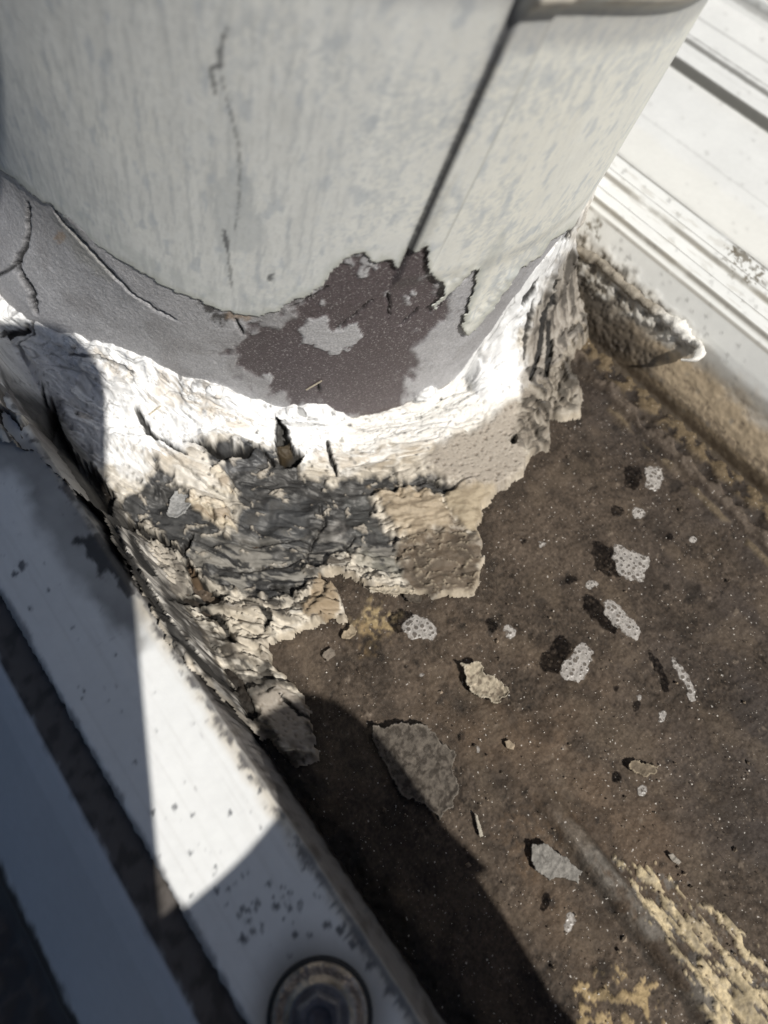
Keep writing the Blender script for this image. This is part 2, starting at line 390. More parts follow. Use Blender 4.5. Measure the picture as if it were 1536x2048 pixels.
# ---- right rib of the sheet, with lapped folds
y = ycoords(-76, 215, 0.55)
prof = [(156.0, -1.0), (160.5, 2.0), (170.5, 23.0), (174.0, 28.6), (176.2, 30.0), (176.6, 30.9), (181.0, 31.0), (181.5, 30.0), (187.0, 30.1), (187.5, 30.9), (190.0, 31.0), (190.6, 30.0), (197.0, 30.0), (199.5, 29.0), (214.0, 0.0)]
X, Y, Z = sheet(prof, 0.55, y)
U, V = project(np.stack([X, Y, Z], -1)); pt = Paint(U, V)
n1 = fbm(Y/16, (X+Z)/16, 5, 81); n2 = fbm(Y/4, (X+Z)/4, 5, 82); n3 = fbm(Y/1.3, (X+Z)/1.3, 3, 83)
col = np.ones(X.shape+(3,))*np.array([.72, .72, .69])*(1+.05*n1)[..., None]
low = 1-ss(13, 22, Z+4*n1+1.5*n2); col = mix(col, low*.95, (.40, .31, .20))
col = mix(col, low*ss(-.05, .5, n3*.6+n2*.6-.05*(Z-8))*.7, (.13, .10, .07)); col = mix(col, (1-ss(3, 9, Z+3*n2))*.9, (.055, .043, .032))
band = low*0 + (1-ss(1.0, 3.0, np.abs(Z-18.5-2*n1))); col = mix(col, band*.55*(X < 176), (.19, .17, .14))
shade = pt.poly([(1120,470),(1170,480),(1260,560),(1310,620),(1290,660),(1200,640),(1140,560)], 18, 14, 40); col = mix(col, shade*.8, (.24, .215, .18))
for (xx, ww) in [(176.3, .5), (181.3, .5), (187.2, .7), (190.4, .6), (174.2, .35), (198.6, .8)]:
    g = (1-ss(ww*.5, ww*1.6, np.abs(X-xx)))*ss(-.5, .3, n1+.35); col = mix(col, g*.75, (.21, .19, .155))
for i in range(240):
    a, b = rnd.uniform(1160, 1540), rnd.uniform(230, 860); r = rnd.choice([3, 3, 4, 5])
    col = mix(col, pt.dot(a, b, r, 3, .7, i)*.5*(rnd.random()), (.18, .175, .16))
grm = ss(.12, .45, fbm(Y/10, X/2.5, 4, 85))*(X > 176); col = mix(col, grm*.30, (.38, .35, .28))
for (a, b, r) in [(1480,520,26),(1510,550,20),(1465,505,16),(1185,460,16),(1170,468,12)]:
    col = mix(col, pt.dot(a, b, r, r*.5, 1.2, int(a))*ss(-.1, .3, n3+n2)*.85, (.14, .12, .085))
smear = pt.poly([(1120,480),(1175,478),(1260,545),(1320,605),(1385,660),(1400,705),(1350,700),(1290,650),(1200,600),(1150,560)], 14, 14, 34, 6)
col = mix(col, smear*.8, (.34, .31, .26)); col = mix(col, smear*ss(.0, .25, n2+.3*n1)*.7, (.62, .60, .55)); col = mix(col, smear*ss(.1, .35, -n2)*.8, (.085, .072, .058))
corner = pt.poly([(1110,500),(1150,515),(1200,590),(1262,650),(1330,720),(1300,740),(1180,690),(1100,640)], 16, 16, 40, 8); col = mix(col, corner*.85, (.038, .031, .025))  # grime plus the flank's shade beside the flue, painted dark
dn = smear*(.6+1.1*n2+.6*n3) + corner*(.8*n2+.5*n3)
rib_r = link('rib', grid_mesh('rib', np.stack([X+.3*n2*low-.85*dn, Y, Z+.06*n1+.4*n3*low+.4*dn], -1), col), M_white, roof)
tag(rib_r, 'rib with a white folded crown and an ochre stained foot')

# ---- next sheet to the right: pan with folds, then its far rib
y = ycoords(-30, 230, 1.2)
prof = [(212.0, -1.2), (216, 0), (236, 0.0), (250, 0.2), (296.0, 0.2), (297.0, 0.2), (297.8, 4.0), (304.0, 4.4), (305.0, 3.2), (311.0, 3.0), (312.0, 3.8), (315.0, 3.8), (316.0, 2.8), (348, 3.4), (352.0, 6.0), (353.5, 9.5), (359, 10), (362, 14), (376, 32), (398, 32), (412, 0)]
X, Y, Z = sheet(prof, 0.8, y)
U, V = project(np.stack([X, Y, Z], -1)); pt = Paint(U, V)
n1 = fbm(X/16, Y/16, 5, 91); n2 = fbm(X/4, Y/4, 4, 92)
col = np.ones(X.shape+(3,))*np.array([.70, .70, .67])*(1+.05*n1)[..., None]
col = mix(col, (1-ss(252, 258, X+2*n1))*.35, (.72, .70, .62))
for (xx, ww, op) in [(297.3, .9, .9), (236.0, 1.5, .25), (262.0, .6, .2), (330, .8, .35), (305.2, .9, .5), (311.6, 1.2, .8), (315.8, 1.2, .8), (351.5, 1.2, .5)]:
    g = 1-ss(ww*.6, ww*1.4, np.abs(X-xx)+.5*n2); col = mix(col, g*op, (.14, .135, .12))  # fold lines; the dark one at the tall step is painted shadow
g = (1-ss(1.2, 2.4, np.abs(X-357.0))); col = mix(col, g*.8, (.20, .09, .045))
for i in range(110):
    a, b = rnd.uniform(1200, 1540), rnd.uniform(0, 560); col = mix(col, pt.dot(a, b, rnd.choice([2.5, 3, 4]), 3, .7, i)*.35*rnd.random(), (.2, .19, .17))
sh2 = link('roof_sheet', grid_mesh('roof_sheet', np.stack([X, Y, Z+.08*n1], -1), col), M_white)
tag(sh2, 'clean white roof sheet with folded seams behind the flue, beyond the ochre stained rib', 'roof sheet', kind='structure')

# ---- sheet lapped underneath on the left: dirty strip of crown, flank, next pan
y = ycoords(-90, 130, 0.8)
X, Y, Z = sheet([(-150, 0), (-53, 0), (-50.5, .8), (-31.0, 24.5), (-27.4, 27.4), (-25.8, 28.0), (-14, 28.3)], 0.7, y)
n1 = fbm(X/16, Y/16, 5, 101); n2 = fbm(X/4, Y/4, 5, 102); n3 = fbm(X/1.3, Y/1.3, 3, 103)
col = np.ones(X.shape+(3,))*np.array([.62, .63, .64])*(1+.05*n1)[..., None]
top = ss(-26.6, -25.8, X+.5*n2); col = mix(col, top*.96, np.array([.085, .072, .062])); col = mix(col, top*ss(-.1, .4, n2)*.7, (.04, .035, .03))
fl = ss(-49, -47, X)*(1-top); col = mix(col, fl*.45, (.34, .37, .43))  # the flank's blue shade tinted into its colour
col = mix(col, (1-ss(-49.5, -47.2, X+1.0*n2))*.97, np.array([.030, .026, .024])); col = mix(col, (1-ss(-54, -50, X))*ss(0, .4, n2)*.7, (.09, .08, .07))  # pan beyond the flank painted near black for its shade
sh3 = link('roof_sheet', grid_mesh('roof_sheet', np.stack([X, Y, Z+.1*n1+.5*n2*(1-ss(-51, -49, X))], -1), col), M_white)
tag(sh3, 'lower roof sheet whose grimy edge shows under the lapped white crown', 'roof sheet', kind='structure')

# ================================================================== FLUE PIPE
pipe = empty('flue_pipe', FOOT)
tag(pipe, 'round grey zinc flue pipe with a lapped seam, paint peeling at its foot', 'flue pipe')
th = np.radians(np.concatenate([np.arange(-204, -54, 0.30), np.arange(-54, 156.1, 3.0)]))
hh = np.concatenate([np.arange(-28, 8, 6.0), np.arange(8, 152, 0.42), np.arange(152, 331, 6.0)])
TH, HH = np.meshgrid(th, hh, indexing='ij')
TH = TH - np.radians((140-np.clip(HH, 0, 150))*0.066); TD = np.degrees(TH)      # grid lines follow the slightly askew seam
def on_pipe(r):
    return FOOT + HH[..., None]*AXIS + (r*np.cos(TH))[..., None]*E1 + (r*np.sin(TH))[..., None]*E2
U, V = project(on_pipe(np.full(TH.shape, PR)))
VIS = (TD < -54)
U = np.where(VIS, U, -9999); pt = Paint(U, V)
S = TH*PR                                    # arc length in mm
seam = -108.3 - (140-HH)*0.066              # seam runs slightly askew
ds = (TD-seam)*math.pi/180*PR
lap = ss(-.15, .15, ds)*(1-ss(55, 75, ds))*ss(78, 86, HH)
roff = lap*(0.7+0.9*(1-ss(5.5, 7.0, ds)))
hb = 150 - 6*ss(-108.9, -108.1, TD-(seam+108.3))*(1-ss(20, 60, TD)) - 11*ss(-108, -70, TD)*(1-ss(-10, 100, TD))
bd = 2.4*np.exp(-((HH-hb-3)/2.6)**2) + 1.2*ss(2, 8, HH-hb)
flare = 11*(1-ss(22, 72, HH))*ss(-148, -182, TD)*(TD < 0)
roff = roff + bd + flare
n1 = fbm(S/20, HH/20, 5, 201); n2 = fbm(S/5, HH/6, 5, 202); st = fbm(S/1.1, HH/16, 4, 203); bl = fbm(S/1.7, HH/2.8, 5, 204, .65); st2 = fbm(S/4, HH/45, 3, 205)
roff = roff + .25*fbm(S/60, HH/80, 2, 206)
# ---- bare wall: granular grey undercoat with a purple-brown patch
n3 = fbm(S/1.3, HH/1.3, 3, 207)
wc = np.ones(TH.shape+(3,))*np.array([.40, .395, .402])*(1+.16*n2+.12*n3)[..., None]
wc = mix(wc, ss(-170, -185, TD)*.3+0*TD, (.19, .175, .185))
wc = mix(wc, ss(.0, .35, n1)*.35, (.20, .185, .18))
PATCH = [(462,705),(505,662),(565,648),(605,600),(640,560),(680,520),(760,505),(850,470),(858,545),(885,590),(905,615),(870,650),(838,685),(832,735),(812,770),(806,850),(740,860),(690,830),(600,815),(540,780),(478,738)]
pp = pt.poly(PATCH, 12, 34, 30, 4)
wc = mix(wc, pp*.97, np.array([.088, .069, .072])*(1+.0)); wc = mix(wc, pp*ss(-.1, .5, n1)*.4, (.095, .078, .078))
isl = pt.poly([(600,655),(622,640),(650,638),(662,668),(690,658),(712,650),(722,676),(704,700),(664,714),(626,692),(604,690)], 2, 12, 18, 6)
isl = np.maximum(isl, pt.poly([(685,665),(712,652),(722,672),(700,695),(672,690)], 2, 8, 14, 8))
for (a, b, r) in [(535,760,9),(735,530,16),(725,548,10),(815,603,7),(828,590,5),(775,592,5),(645,610,5)]: isl = np.maximum(isl, pt.dot(a, b, r, 2, .8, int(a)))
wc = mix(wc, isl*pp, (.42, .415, .42))
blk = pt.poly([(385,590),(420,605),(430,622),(460,640),(440,650),(405,618)], 4, 12, 12, 7); wc = mix(wc, blk*.9, (.04, .036, .034))
rust = np.maximum(pt.dot(122, 472, 9, 4, .9), pt.poly([(455,618),(520,628),(500,642),(450,640)], 6, 8, 15)); wc = mix(wc, rust*.6, (.33, .21, .11))
tanv = pt.poly([(105,430),(160,520),(215,560),(230,560),(170,480)], 12, 10, 25); wc = mix(wc, tanv*.45, (.36, .35, .30))
wr = np.zeros(TH.shape)
CRK_SHADE = [([(105,415),(125,445),(180,500),(230,555),(272,592)], 1.5), ([(55,405),(70,470),(72,510),(60,530)], 2.4), ([(72,510),(105,560),(120,600)], 2.0), ([(272,592),(310,620),(350,640)], 1.4),
       ([(470,640),(480,660),(486,672)], 2.2), ([(672,665),(715,630),(745,605)], 1.6), ([(775,590),(780,610),(777,640)], 1.8), ([(800,655),(830,630),(835,620)], 2.0), ([(965,630),(985,608),(1004,578),(1030,543)], 6.0), ([(940,548),(905,580),(878,618)], 3.5),
       ([(580,620),(620,600),(655,580)], 2.0), ([(1020,610),(1028,630),(1015,650)], 2.4), ([(635,770),(640,790)], 2)]
for (ln, w_) in CRK_SHADE:
    m_ = pt.line(ln, w_, 2, 2.5); wc = mix(wc, m_*.93, (.014, .013, .013)); wr -= 1.1*m_  # cracks, and the shade under the peeling tongues, painted black
wr += -.45*pp + .35*isl*pp + .10*n3 + .06*fbm(S/.6, HH/.6, 2, 209)
wr += 1.3*pt.line([(112,424),(150,455),(240,552),(275,595)], 10, 14, 2)*(1-pt.line([(112,418),(180,500),(272,592)], 3, 3, 2))*.25   # raised lip beside the long split
front = VIS
wr = np.where(front, wr, 0)
link('wall', grid_mesh('wall', on_pipe(PR-.2+roff+wr), wc), M_coat, pipe)
# ---- pale paint film over it, peeled away near the foot
FILM = [(-400,-900),(-400,200),(-60,290),(0,338),(50,375),(85,405),(105,414),(120,428),(150,460),(200,497),(280,545),(350,585),(395,600),(430,620),(480,632),(520,632),(560,622),(582,605),(620,590),(650,570),(672,535),(700,515),(725,508),(745,530),(775,518),(798,540),
        (812,500),(846,480),(850,530),(858,545),(880,560),(885,585),(870,598),(848,612),(862,609),(868,618),(882,600),(920,562),(943,533),(952,532),(948,562),(936,600),(925,630),(917,652),(930,668),(946,655),(985,608),(1005,578),(1030,543),(1046,530),(1075,515),(1100,480),(1180,430),(1420,300),(1900,-900)]
fd = np.full(TH.shape, -50.0); k = VIS & (V > 150) & (HH < 152)
fd[k] = sdf(U[k], V[k], FILM) + 5*fbm(U[k]/16, V[k]/16, 4, 221)
keep = (fd < 0) & (HH > 8)
fc = np.ones(TH.shape+(3,))*np.array([.70, .71, .685])
fc *= (1+.10*n1+.07*bl+.07*st2)[..., None]
warm = np.clip(ss(-128, -92, TD)*.75+.35*n1, 0, 1); fc = mix(fc, warm*.75, np.array([.79, .765, .655]))
fc = mix(fc, ss(.02, .42, bl+.5*n1)*.34*ss(-155, -122, TD+12*n1), (.44, .475, .505))      # blue-grey mottling
fc = mix(fc, ss(.05, .5, st)*.5*(1-ss(-128, -112, TD)), (.45, .47, .475))                  # brushed streaks
fc = mix(fc, ss(.15, .6, st)*.25*ss(-112, -105, TD), (.54, .53, .48))
fc = mix(fc, ss(.28, .6, fbm(S/3, HH/7, 3, 231))*.5, (.40, .44, .48))
oval = pt.poly([(478,305),(500,380),(530,470),(500,505),(455,500),(430,470),(425,420),(445,350)], 5, 10, 30); fc = mix(fc, oval*.45, (.45, .475, .48))
ring = pt.poly([(20,330),(110,410),(170,470),(290,540),(430,600),(520,610),(600,590),(680,520),(760,500),(700,490),(620,560),(540,590),(430,580),(300,510),(180,430),(60,330)], 8, 8, 20); fc = mix(fc, ring*.35*ss(-.3, .3, n2), (.50, .53, .50))
edge = ss(-16, -2, fd); fc = mix(fc, edge*.6, (.42, .43, .37))
b3 = fbm(S/1.1, HH/.8, 4, 241); fc = mix(fc, ss(.12, .45, b3*.7+.6*n1+.3*bl)*.38*ss(-140, -118, TD+10*n1), (.42, .45, .47))
b4 = fbm(S/2.2, HH/.55, 3, 242); fc = mix(fc, ss(.2, .5, b4+.2*n1)*.12*ss(-135, -120, TD), (.76, .75, .68))
b5 = fbm(S/.5, HH/7, 3, 243); fc = mix(fc, ss(.1, .5, b5)*.30*(1-ss(-130, -118, TD)), (.46, .475, .46))
ggap = pt.poly([(815,495),(850,470),(880,400),(905,330),(870,390),(830,450)], 10, 8, 20); fc = mix(fc, ggap*.5, (.36, .36, .33))
tong = pt.poly([(952,525),(1000,450),(1010,470),(945,600),(925,640),(950,560)], 8, 6, 20); fc = mix(fc, tong*.45, (.40, .42, .40))
for (ln, w_, op) in [([(452,55),(442,100),(440,130),(422,135),(432,190)], 4.5, .75), ([(440,130),(452,190),(465,240),(478,290),(480,340),(478,420),(470,460)], 1.8, .6), ([(448,460),(452,480),(455,500)], 4, .8), ([(455,500),(460,540),(462,575)], 2.0, .6),
                 ([(536,560),(546,548)], 4, .8), ([(1110,120),(1200,115),(1270,100)], 2.0, -.5), ([(1375,80),(1250,300)], 2, -.2)]:
    m_ = pt.line(ln, w_, 3, 3, 9)
    fc = mix(fc, m_*abs(op), (.07, .072, .075) if op > 0 else (.72, .72, .68))
crev = (1-ss(.2, 1.1, -ds+.2*n3))*(ds < .25)*ss(80, 86, HH)*(1-ss(hb-4, hb, HH)); fc = mix(fc, np.clip(crev, 0, 1)*.93, (.030, .030, .034))  # dark shadow of the lap step painted along the seam
crev2 = np.exp(-np.maximum(-ds, 0)/1.5)*(ds < 0)*ss(95, 135, HH); fc = mix(fc, crev2*.55, (.18, .18, .19))  # soft outer part of the painted seam shadow
fold = (1-ss(.2, .8, np.abs(ds-6.2)))*ss(86, 100, HH); fc = mix(fc, fold*.6, (.34, .34, .31))
top_ = ss(-1, 3, HH-hb); fc = mix(fc, top_*.5*ss(-.3, .3, n2+.2), (.60, .50, .36)); fc = mix(fc, (1-ss(1.0, 2.4, np.abs(HH-hb-7.5)))*.6, (.14, .10, .08))
fc = mix(fc, ((1-ss(1, 5, np.abs(HH-hb+3.5)))*.45), (.26, .26, .27))  # shadow under the bead painted as a grey band
lift = .06 + .25*ss(-118, -100, TD)*(1+np.exp(fd/10.0)*(fd < 0)) +  .9*pt.poly([(917,655),(930,668),(985,608),(1030,543),(1000,540),(950,600)], 12, 4)*ss(-26, 0, fd) + .6*pt.poly([(850,612),(950,532),(900,540),(870,580)], 10, 4)*ss(-20, 0, fd)
fr = .012*st*(TD < -110) + .012*bl + .02*n2
fr = np.where(front, fr, 0); lift = np.where(front, lift, .1)
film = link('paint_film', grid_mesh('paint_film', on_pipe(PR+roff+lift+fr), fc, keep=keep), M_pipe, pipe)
sm = film.modifiers.new('thickness', 'SOLIDIFY'); sm.thickness = 0.0002; sm.offset = -1.0
film['label'] = 'pale zinc paint film with ragged peeled lower edge'

# ================================================================== SEALANT COLLAR
thd = np.arange(-200, -22, 0.19); ns = 350
s_ = np.linspace(0, 1, ns)
dd_ = np.concatenate([[-2.5, -1.2], 96*s_**1.75])
TD, D = np.meshgrid(thd, dd_, indexing='ij'); TH = np.radians(TD)
zt = np.interp(TD, [-200, -180, -174, -160, -151, -144, -137, -127, -119, -111, -104, -98, -92, -88.5, -86, -83, -80, -76, -72, -64, -50, -22],
                   [27, 25, 25, 28, 27, 23.5, 23, 15.5, 13, 4, 3.5, 4.5, 5, 8, 24, 40, 46, 51, 54, 55, 52, 50])
zt = zt + (7.5*np.exp(-((TD+97.0)/2.0)**2) + 5*np.exp(-((TD+87.5)/1.2)**2) + 3*np.exp(-((TD+118)/4)**2))*np.exp(-np.maximum(D, 0)/4)
ztn = 2.2*fbm(TD/3.2, TD*0+1.7, 4, 301)
zt = zt + ztn*np.exp(-np.maximum(D, 0)/1.6)
Ld = np.interp(TD, [-200, -160, -140, -118, -104, -90, -84, -76, -40], [22, 20, 16, 12, 9, 8, 6.5, 6, 7])
lip = 1.3+.7*fbm(TD/2.3, TD*0+5, 3, 302)
zf = np.where(D < lip, zt - .35*np.maximum(D, 0), (zt-.35*lip-1.5)*np.exp(-(np.maximum(D-lip, 0)/Ld)**.9)+1.5)
zf = np.where(D < 0, zt + 1.2*(-D), zf)
flr = 11*(1-ss(22, 72, zf+8))*ss(-148, -182, TD)
def base_pos(zb):
    r = PR + D + flr
    return np.stack([PCX + PTX*zf + r*np.cos(TH), PCY + PTY*zf + r*np.sin(TH), zb], -1)
P0 = base_pos(zf)
wid = np.interp(P0[..., 1], [20, 60, 100, 150, 200], [6, 8, 11, 15, 17])
zr = 31.4*(1-ss(4.2, 4.2+wid, P0[..., 0])) + 1.0
km = 5.0
hmx = np.clip(.5+.5*(zr-zf)/km, 0, 1); zb = zf*(1-hmx)+zr*hmx + km*hmx*(1-hmx)
zb = np.where(D < 0, zf, zb)
P0 = base_pos(zb)
X, Y = P0[..., 0], P0[..., 1]
U, V = project(P0); pt = Paint(U, V)
A = TH*(PR+D*.5)                              # arc length
wx = 5*fbm(A/24, D/14, 3, 310); wy = 3.2*fbm(A/20, D/10, 3, 311)
n1 = fbm(A/16, D/10, 5, 312); n2 = fbm(X/4.5, Y/4.5, 5, 313); n3 = fbm(X/1.4, Y/1.4, 4, 314); n5 = fbm(X/.6, Y/.6, 2, 319)
flow = fbm((A+wx)/22, (D+wy)/1.7, 3, 315)     # brushed, wood-like drag marks round the pipe
flow2 = pn((A+wx)/26, (D+wy)/2.6, 316)
OUT = [(-300,200),(-300,900),(-60,850),(0,872),(60,893),(120,950),(200,1018),(235,1095),(290,1190),(340,1290),(420,1372),(500,1447),(545,1492),(590,1535),(640,1520),(628,1460),(612,1395),(585,1360),(545,1330),(538,1290),(590,1262),(640,1242),(692,1236),(684,1180),(640,1150),(680,1140),(740,1170),(790,1184),(870,1187),(952,1184),(970,1112),(960,1060),(966,1010),(1000,976),(1052,946),(1064,900),(1102,893),(1106,830),(1162,828),(1168,780),(1140,725),(1180,665),(1175,600),(1160,540),(1150,480),(1190,400),(1190,100)]
od = sdf(U, V, OUT) + 9*fbm(U/26, V/26, 5, 321)
keep = od < 3
# region masks
white = pt.poly([(-200,300),(-200,800),(0,780),(80,840),(150,900),(230,955),(310,950),(380,890),(460,885),(540,915),(640,930),(720,925),(800,905),(880,880),(960,850),(1005,815),(1035,770),(1050,690),(1066,630),(1090,570),(1112,512),(1165,440),(1200,300),(900,200)], 26, 34, 60, 11)
dark = pt.poly([(400,890),(430,888),(500,882),(560,905),(620,950),(665,962),(740,948),(860,950),(905,975),(890,992),(752,982),(742,1000),(770,1050),(800,1090),(805,1142),(770,1152),(720,1112),(690,1100),(650,1135),(620,1135),(590,1190),(540,1205),(430,1175),(380,1125),(335,1085),(300,1052),(255,1042),(238,1000),(290,960),(312,925),(345,960),(405,1000),(460,1062),(474,1010),(450,945)], 9, 24, 26, 12)
lowm = pt.poly([(300,1080),(380,1100),(560,1150),(620,1120),(640,1200),(560,1260),(540,1330),(600,1400),(600,1520),(500,1440),(380,1330),(260,1130),(215,1040)], 20, 30, 50, 13)
creampatch = np.maximum(pt.poly([(380,985),(430,1000),(455,1020),(474,1058),(440,1052),(405,1030),(372,1000)], 4, 10, 20, 14), pt.poly([(430,925),(452,945),(466,985),(448,980),(425,940)], 4, 8, 16, 15))
tanpatch = pt.poly([(748,985),(800,978),(858,982),(892,1005),(896,1045),(880,1068),(822,1082),(780,1040),(770,1010)], 9, 24, 26, 16)
membr = pt.poly([(800,1090),(840,1075),(900,1050),(960,1070),(975,1112),(955,1190),(830,1190),(802,1150)], 13, 26, 30, 17)
wing = pt.poly([(885,990),(930,962),(985,965),(1005,975),(968,1012),(962,1075),(920,1050),(895,1020)], 5, 9, 20, 18)
foamr = pt.poly([(880,890),(950,860),(1010,815),(1034,800),(1038,870),(1055,935),(1000,975),(930,975),(880,950),(850,930)], 14, 14, 30, 19)
foaml = pt.poly([(510,1395),(560,1372),(600,1390),(612,1440),(610,1500),(570,1480),(530,1440)], 8, 12, 26, 20)
foam = np.maximum(foamr, foaml)
lump = pt.poly([(1040,780),(1055,690),(1075,600),(1110,520),(1140,490),(1170,560),(1180,660),(1150,720),(1175,800),(1110,840),(1110,890),(1064,905),(1030,880)], 10, 12, 30, 22)
# colour: chalky cream base dragged into dark swirls, white new sealant, bitumen, stains
q1 = fbm(A/15, D/9, 3, 371); q2 = fbm(A/15+5.2, D/9+1.3, 3, 372)
mb = fbm(A/11+2.0*q1, D/3.4+2.4*q2, 4, 373); mb2 = fbm(A/6+1.8*q2, D/1.7+2.4*q1, 3, 374)
zone = .30+.70*ss(960, 1090, V)                # smoother near the pipe, torn towards the pan
C = np.ones(U.shape+(3,))*np.array([.62, .575, .50])
C *= (1+.14*n1+.10*n2)[..., None]
C = mix(C, ss(-.02, .12, mb)*(.45*zone+.15), (.33, .275, .205))
C = mix(C, ss(.10, .19, mb)*zone*.92, (.060, .053, .046))
C = mix(C, ss(.12, .24, mb2)*.55*zone, (.115, .10, .085))
C = mix(C, ss(.14, .26, -mb2)*.6, (.70, .67, .61))
lipm = np.exp(-((mb-.085)/.030)**2)*zone; C = mix(C, lipm*.6, (.70, .66, .58))
wmask = np.clip(white*1.2, 0, 1)*ss(-.75, -.35, n1+.4*n2+white-.7)
C = mix(C, wmask, np.array([.80, .80, .79]))
C = mix(C, white*ss(.14, .38, mb)*.18, (.60, .56, .49))
for pts_ in ([(320,745),(385,760),(450,795),(440,815),(380,815),(310,810),(300,780)], [(400,815),(470,825),(540,860),(480,862),(420,845)], [(130,695),(200,705),(275,745),(265,760),(180,730)], [(150,810),(185,830),(180,850),(150,845)], [(250,900),(330,895),(400,930),(330,940)], [(600,905),(700,905),(860,890),(900,905),(760,935),(640,935)]):
    C = mix(C, pt.poly(pts_, 12, 18, 26, 23)*.6*ss(-.25, .2, mb2+.12), (.46, .39, .30))
# lower band by the rib: streaked grey and white running along the rib
al = fbm(Y/18+.3*n1, (X-.15*Y)/1.5, 3, 331)
ribs_ = np.clip((1-ss(10, 19, X+3*n1))*ss(120, 90, Y), 0, 1)
ribs_ = np.maximum(ribs_, (1-ss(5, 9, X+2*n2))*ss(175, 140, Y))
C = mix(C, ribs_*ss(-.02, .15, al)*.85, (.055, .05, .045)); C = mix(C, ribs_*ss(.05, .2, -al)*.55, (.56, .53, .48))
lowd = lowm*ss(.02, .16, fbm(X/9+1.5*q1, Y/7+1.5*q2, 4, 332)); C = mix(C, lowd*.85, (.045, .041, .037))
sp_, si_ = cells(X/1.9, Y/1.9, 381); spk = (1-ss(.08+.12*si_, .14+.14*si_, sp_))*(si_ > .72)*ss(-.2, .3, n1+.15)*(1-.55*white)*(1-dark); C = mix(C, spk*.8, (.06, .053, .046))
dn_ = dark*.97
C = mix(C, dn_, np.array([.038, .039, .041]))
C = mix(C, dark*ss(.10, .26, mb2)*.45, (.105, .102, .10)); C = mix(C, dark*ss(.05, .3, n1)*.4, (.058, .062, .068)); C = mix(C, dark*ss(.12, .25, mb)*.6, (.018, .018, .019))
dl = dark*ss(1030, 1130, V)*ss(.0, .2, fbm(A/7+q1, D/3+q2, 5, 333, .6)); C = mix(C, dl*.7, (.36, .345, .315))
band_ = np.clip(4*dark*(1-dark), 0, 1); C = mix(C, band_*.55*ss(-.3, .2, n2+.1), (.60, .55, .47))
C = mix(C, creampatch*.95, np.array([.60, .53, .42])); C = mix(C, creampatch*ss(.05, .3, mb2)*.7, (.24, .185, .13))
C = mix(C, tanpatch*.88, (.43, .355, .26)); C = mix(C, tanpatch*ss(.0, .25, mb2+.4*n2)*.55, (.19, .15, .105))
C = mix(C, membr*.93, np.array([.115, .087, .062])); C = mix(C, membr*ss(.02, .2, fbm(X/6+q1, Y/4+q2, 3, 395))*.6, (.065, .052, .04)); C = mix(C, wing*.92, (.40, .335, .24)); C = mix(C, wing*ss(0, .3, mb2)*.5, (.2, .16, .11))
rim = ss(-9, -3, od)*(1-white)*(1-foam); C = mix(C, rim*.75*ss(-.3, .2, n2+.15), (.52, .46, .37))
plate_t = pt.poly([(640,1150),(672,1160),(680,1225),(650,1240),(605,1225),(622,1180)], 4, 8, 20, 24); C = mix(C, plate_t*.9, (.32, .25, .17))
for (pl, op, kc) in [([(520,1010),(560,990),(600,1000),(620,1030),(600,1080),(540,1060),(480,1050),(470,1020)], .6, (.070, .074, .08)), ([(690,990),(735,985),(745,1030),(770,1080),(720,1080),(690,1040)], .6, (.075, .078, .078)),
                     ([(655,1045),(690,1040),(700,1070),(670,1080)], .8, (.27, .26, .25)), ([(700,1095),(790,1110),(800,1145),(720,1140)], .6, (.30, .29, .25))]:
    C = mix(C, pt.poly(pl, 8, 12, 20, 25)*op*ss(-.35, .15, n2+.2), kc)
C = mix(C, foam*.92, np.array([.40, .36, .315]))
C = mix(C, lump*.88, np.array([.19, .165, .137])); C = mix(C, lump*ss(.0, .25, fbm(X/3+q1, Y/5+q2, 3, 391))*.75, (.050, .044, .037)); C = mix(C, lump*ss(.05, .3, -fbm(X/3+q1, Y/5+q2, 3, 391))*.6, (.38, .35, .305))
lowc = pt.poly([(430,1190),(500,1195),(545,1225),(540,1290),(530,1335),(480,1310),(440,1250)], 10, 16, 26, 44); C = mix(C, lowc*.85, np.array([.60, .55, .47])); C = mix(C, lowc*ss(.1, .25, mb2)*.7, (.10, .085, .07))
lowc2 = pt.poly([(290,1085),(350,1100),(385,1170),(360,1190),(310,1150)], 9, 16, 24, 45); C = mix(C, lowc2*.7, np.array([.55, .51, .45])); C = mix(C, lowc2*ss(.05, .2, n2)*.8, (.10, .09, .08))
chips = dark*ss(.40, .46, fbm(X/4.5+q1, Y/3.6+q2, 4, 399, .6)); C = mix(C, chips*.8, np.array([.46, .42, .36])*1.0); C = mix(C, chips*ss(.05, .3, n3)*.6, (.16, .14, .12))
# height along the surface normal
H = .5*n1*(1-.4*white) + .40*flow2 + 1.5*white*fbm(A/16, D/8, 2, 351) + .9*white*mb + .06*white*flow
rough_zone = np.clip(1-white-foam, 0, 1)*(1-.88*np.maximum(np.maximum(membr, tanpatch), wing))
H += rough_zone*(1-dark)*zone*(2.6*mb + 1.1*mb2 + 1.3*lipm + .5*n2 + .12*n3)
H += dark*(1.2*fbm(X/9, Y/7, 2, 343) + .7*mb + .22*mb2 + .10*n3) - 1.3*dark + .5*band_ + .8*chips
bub, bid = cells(X/1.7, Y/1.7, 343); bub2, bid2 = cells(X/.8, Y/.8, 344)
rr1 = .12+.30*bid**3; pit = (1-ss(rr1*.75, rr1, bub)); pit2 = (1-ss(.16, .28, bub2))*(bid2 > .45)
H = H*(1-.8*foam) + foam*(1.0-.5*pit-.2*pit2)
C = mix(C, foam*np.clip(pit*.6+pit2*.35, 0, .8), (.15, .125, .10)); C = mix(C, foam*(1-ss(.0, .06, np.abs(bub-rr1)))*.5, (.55, .52, .48))
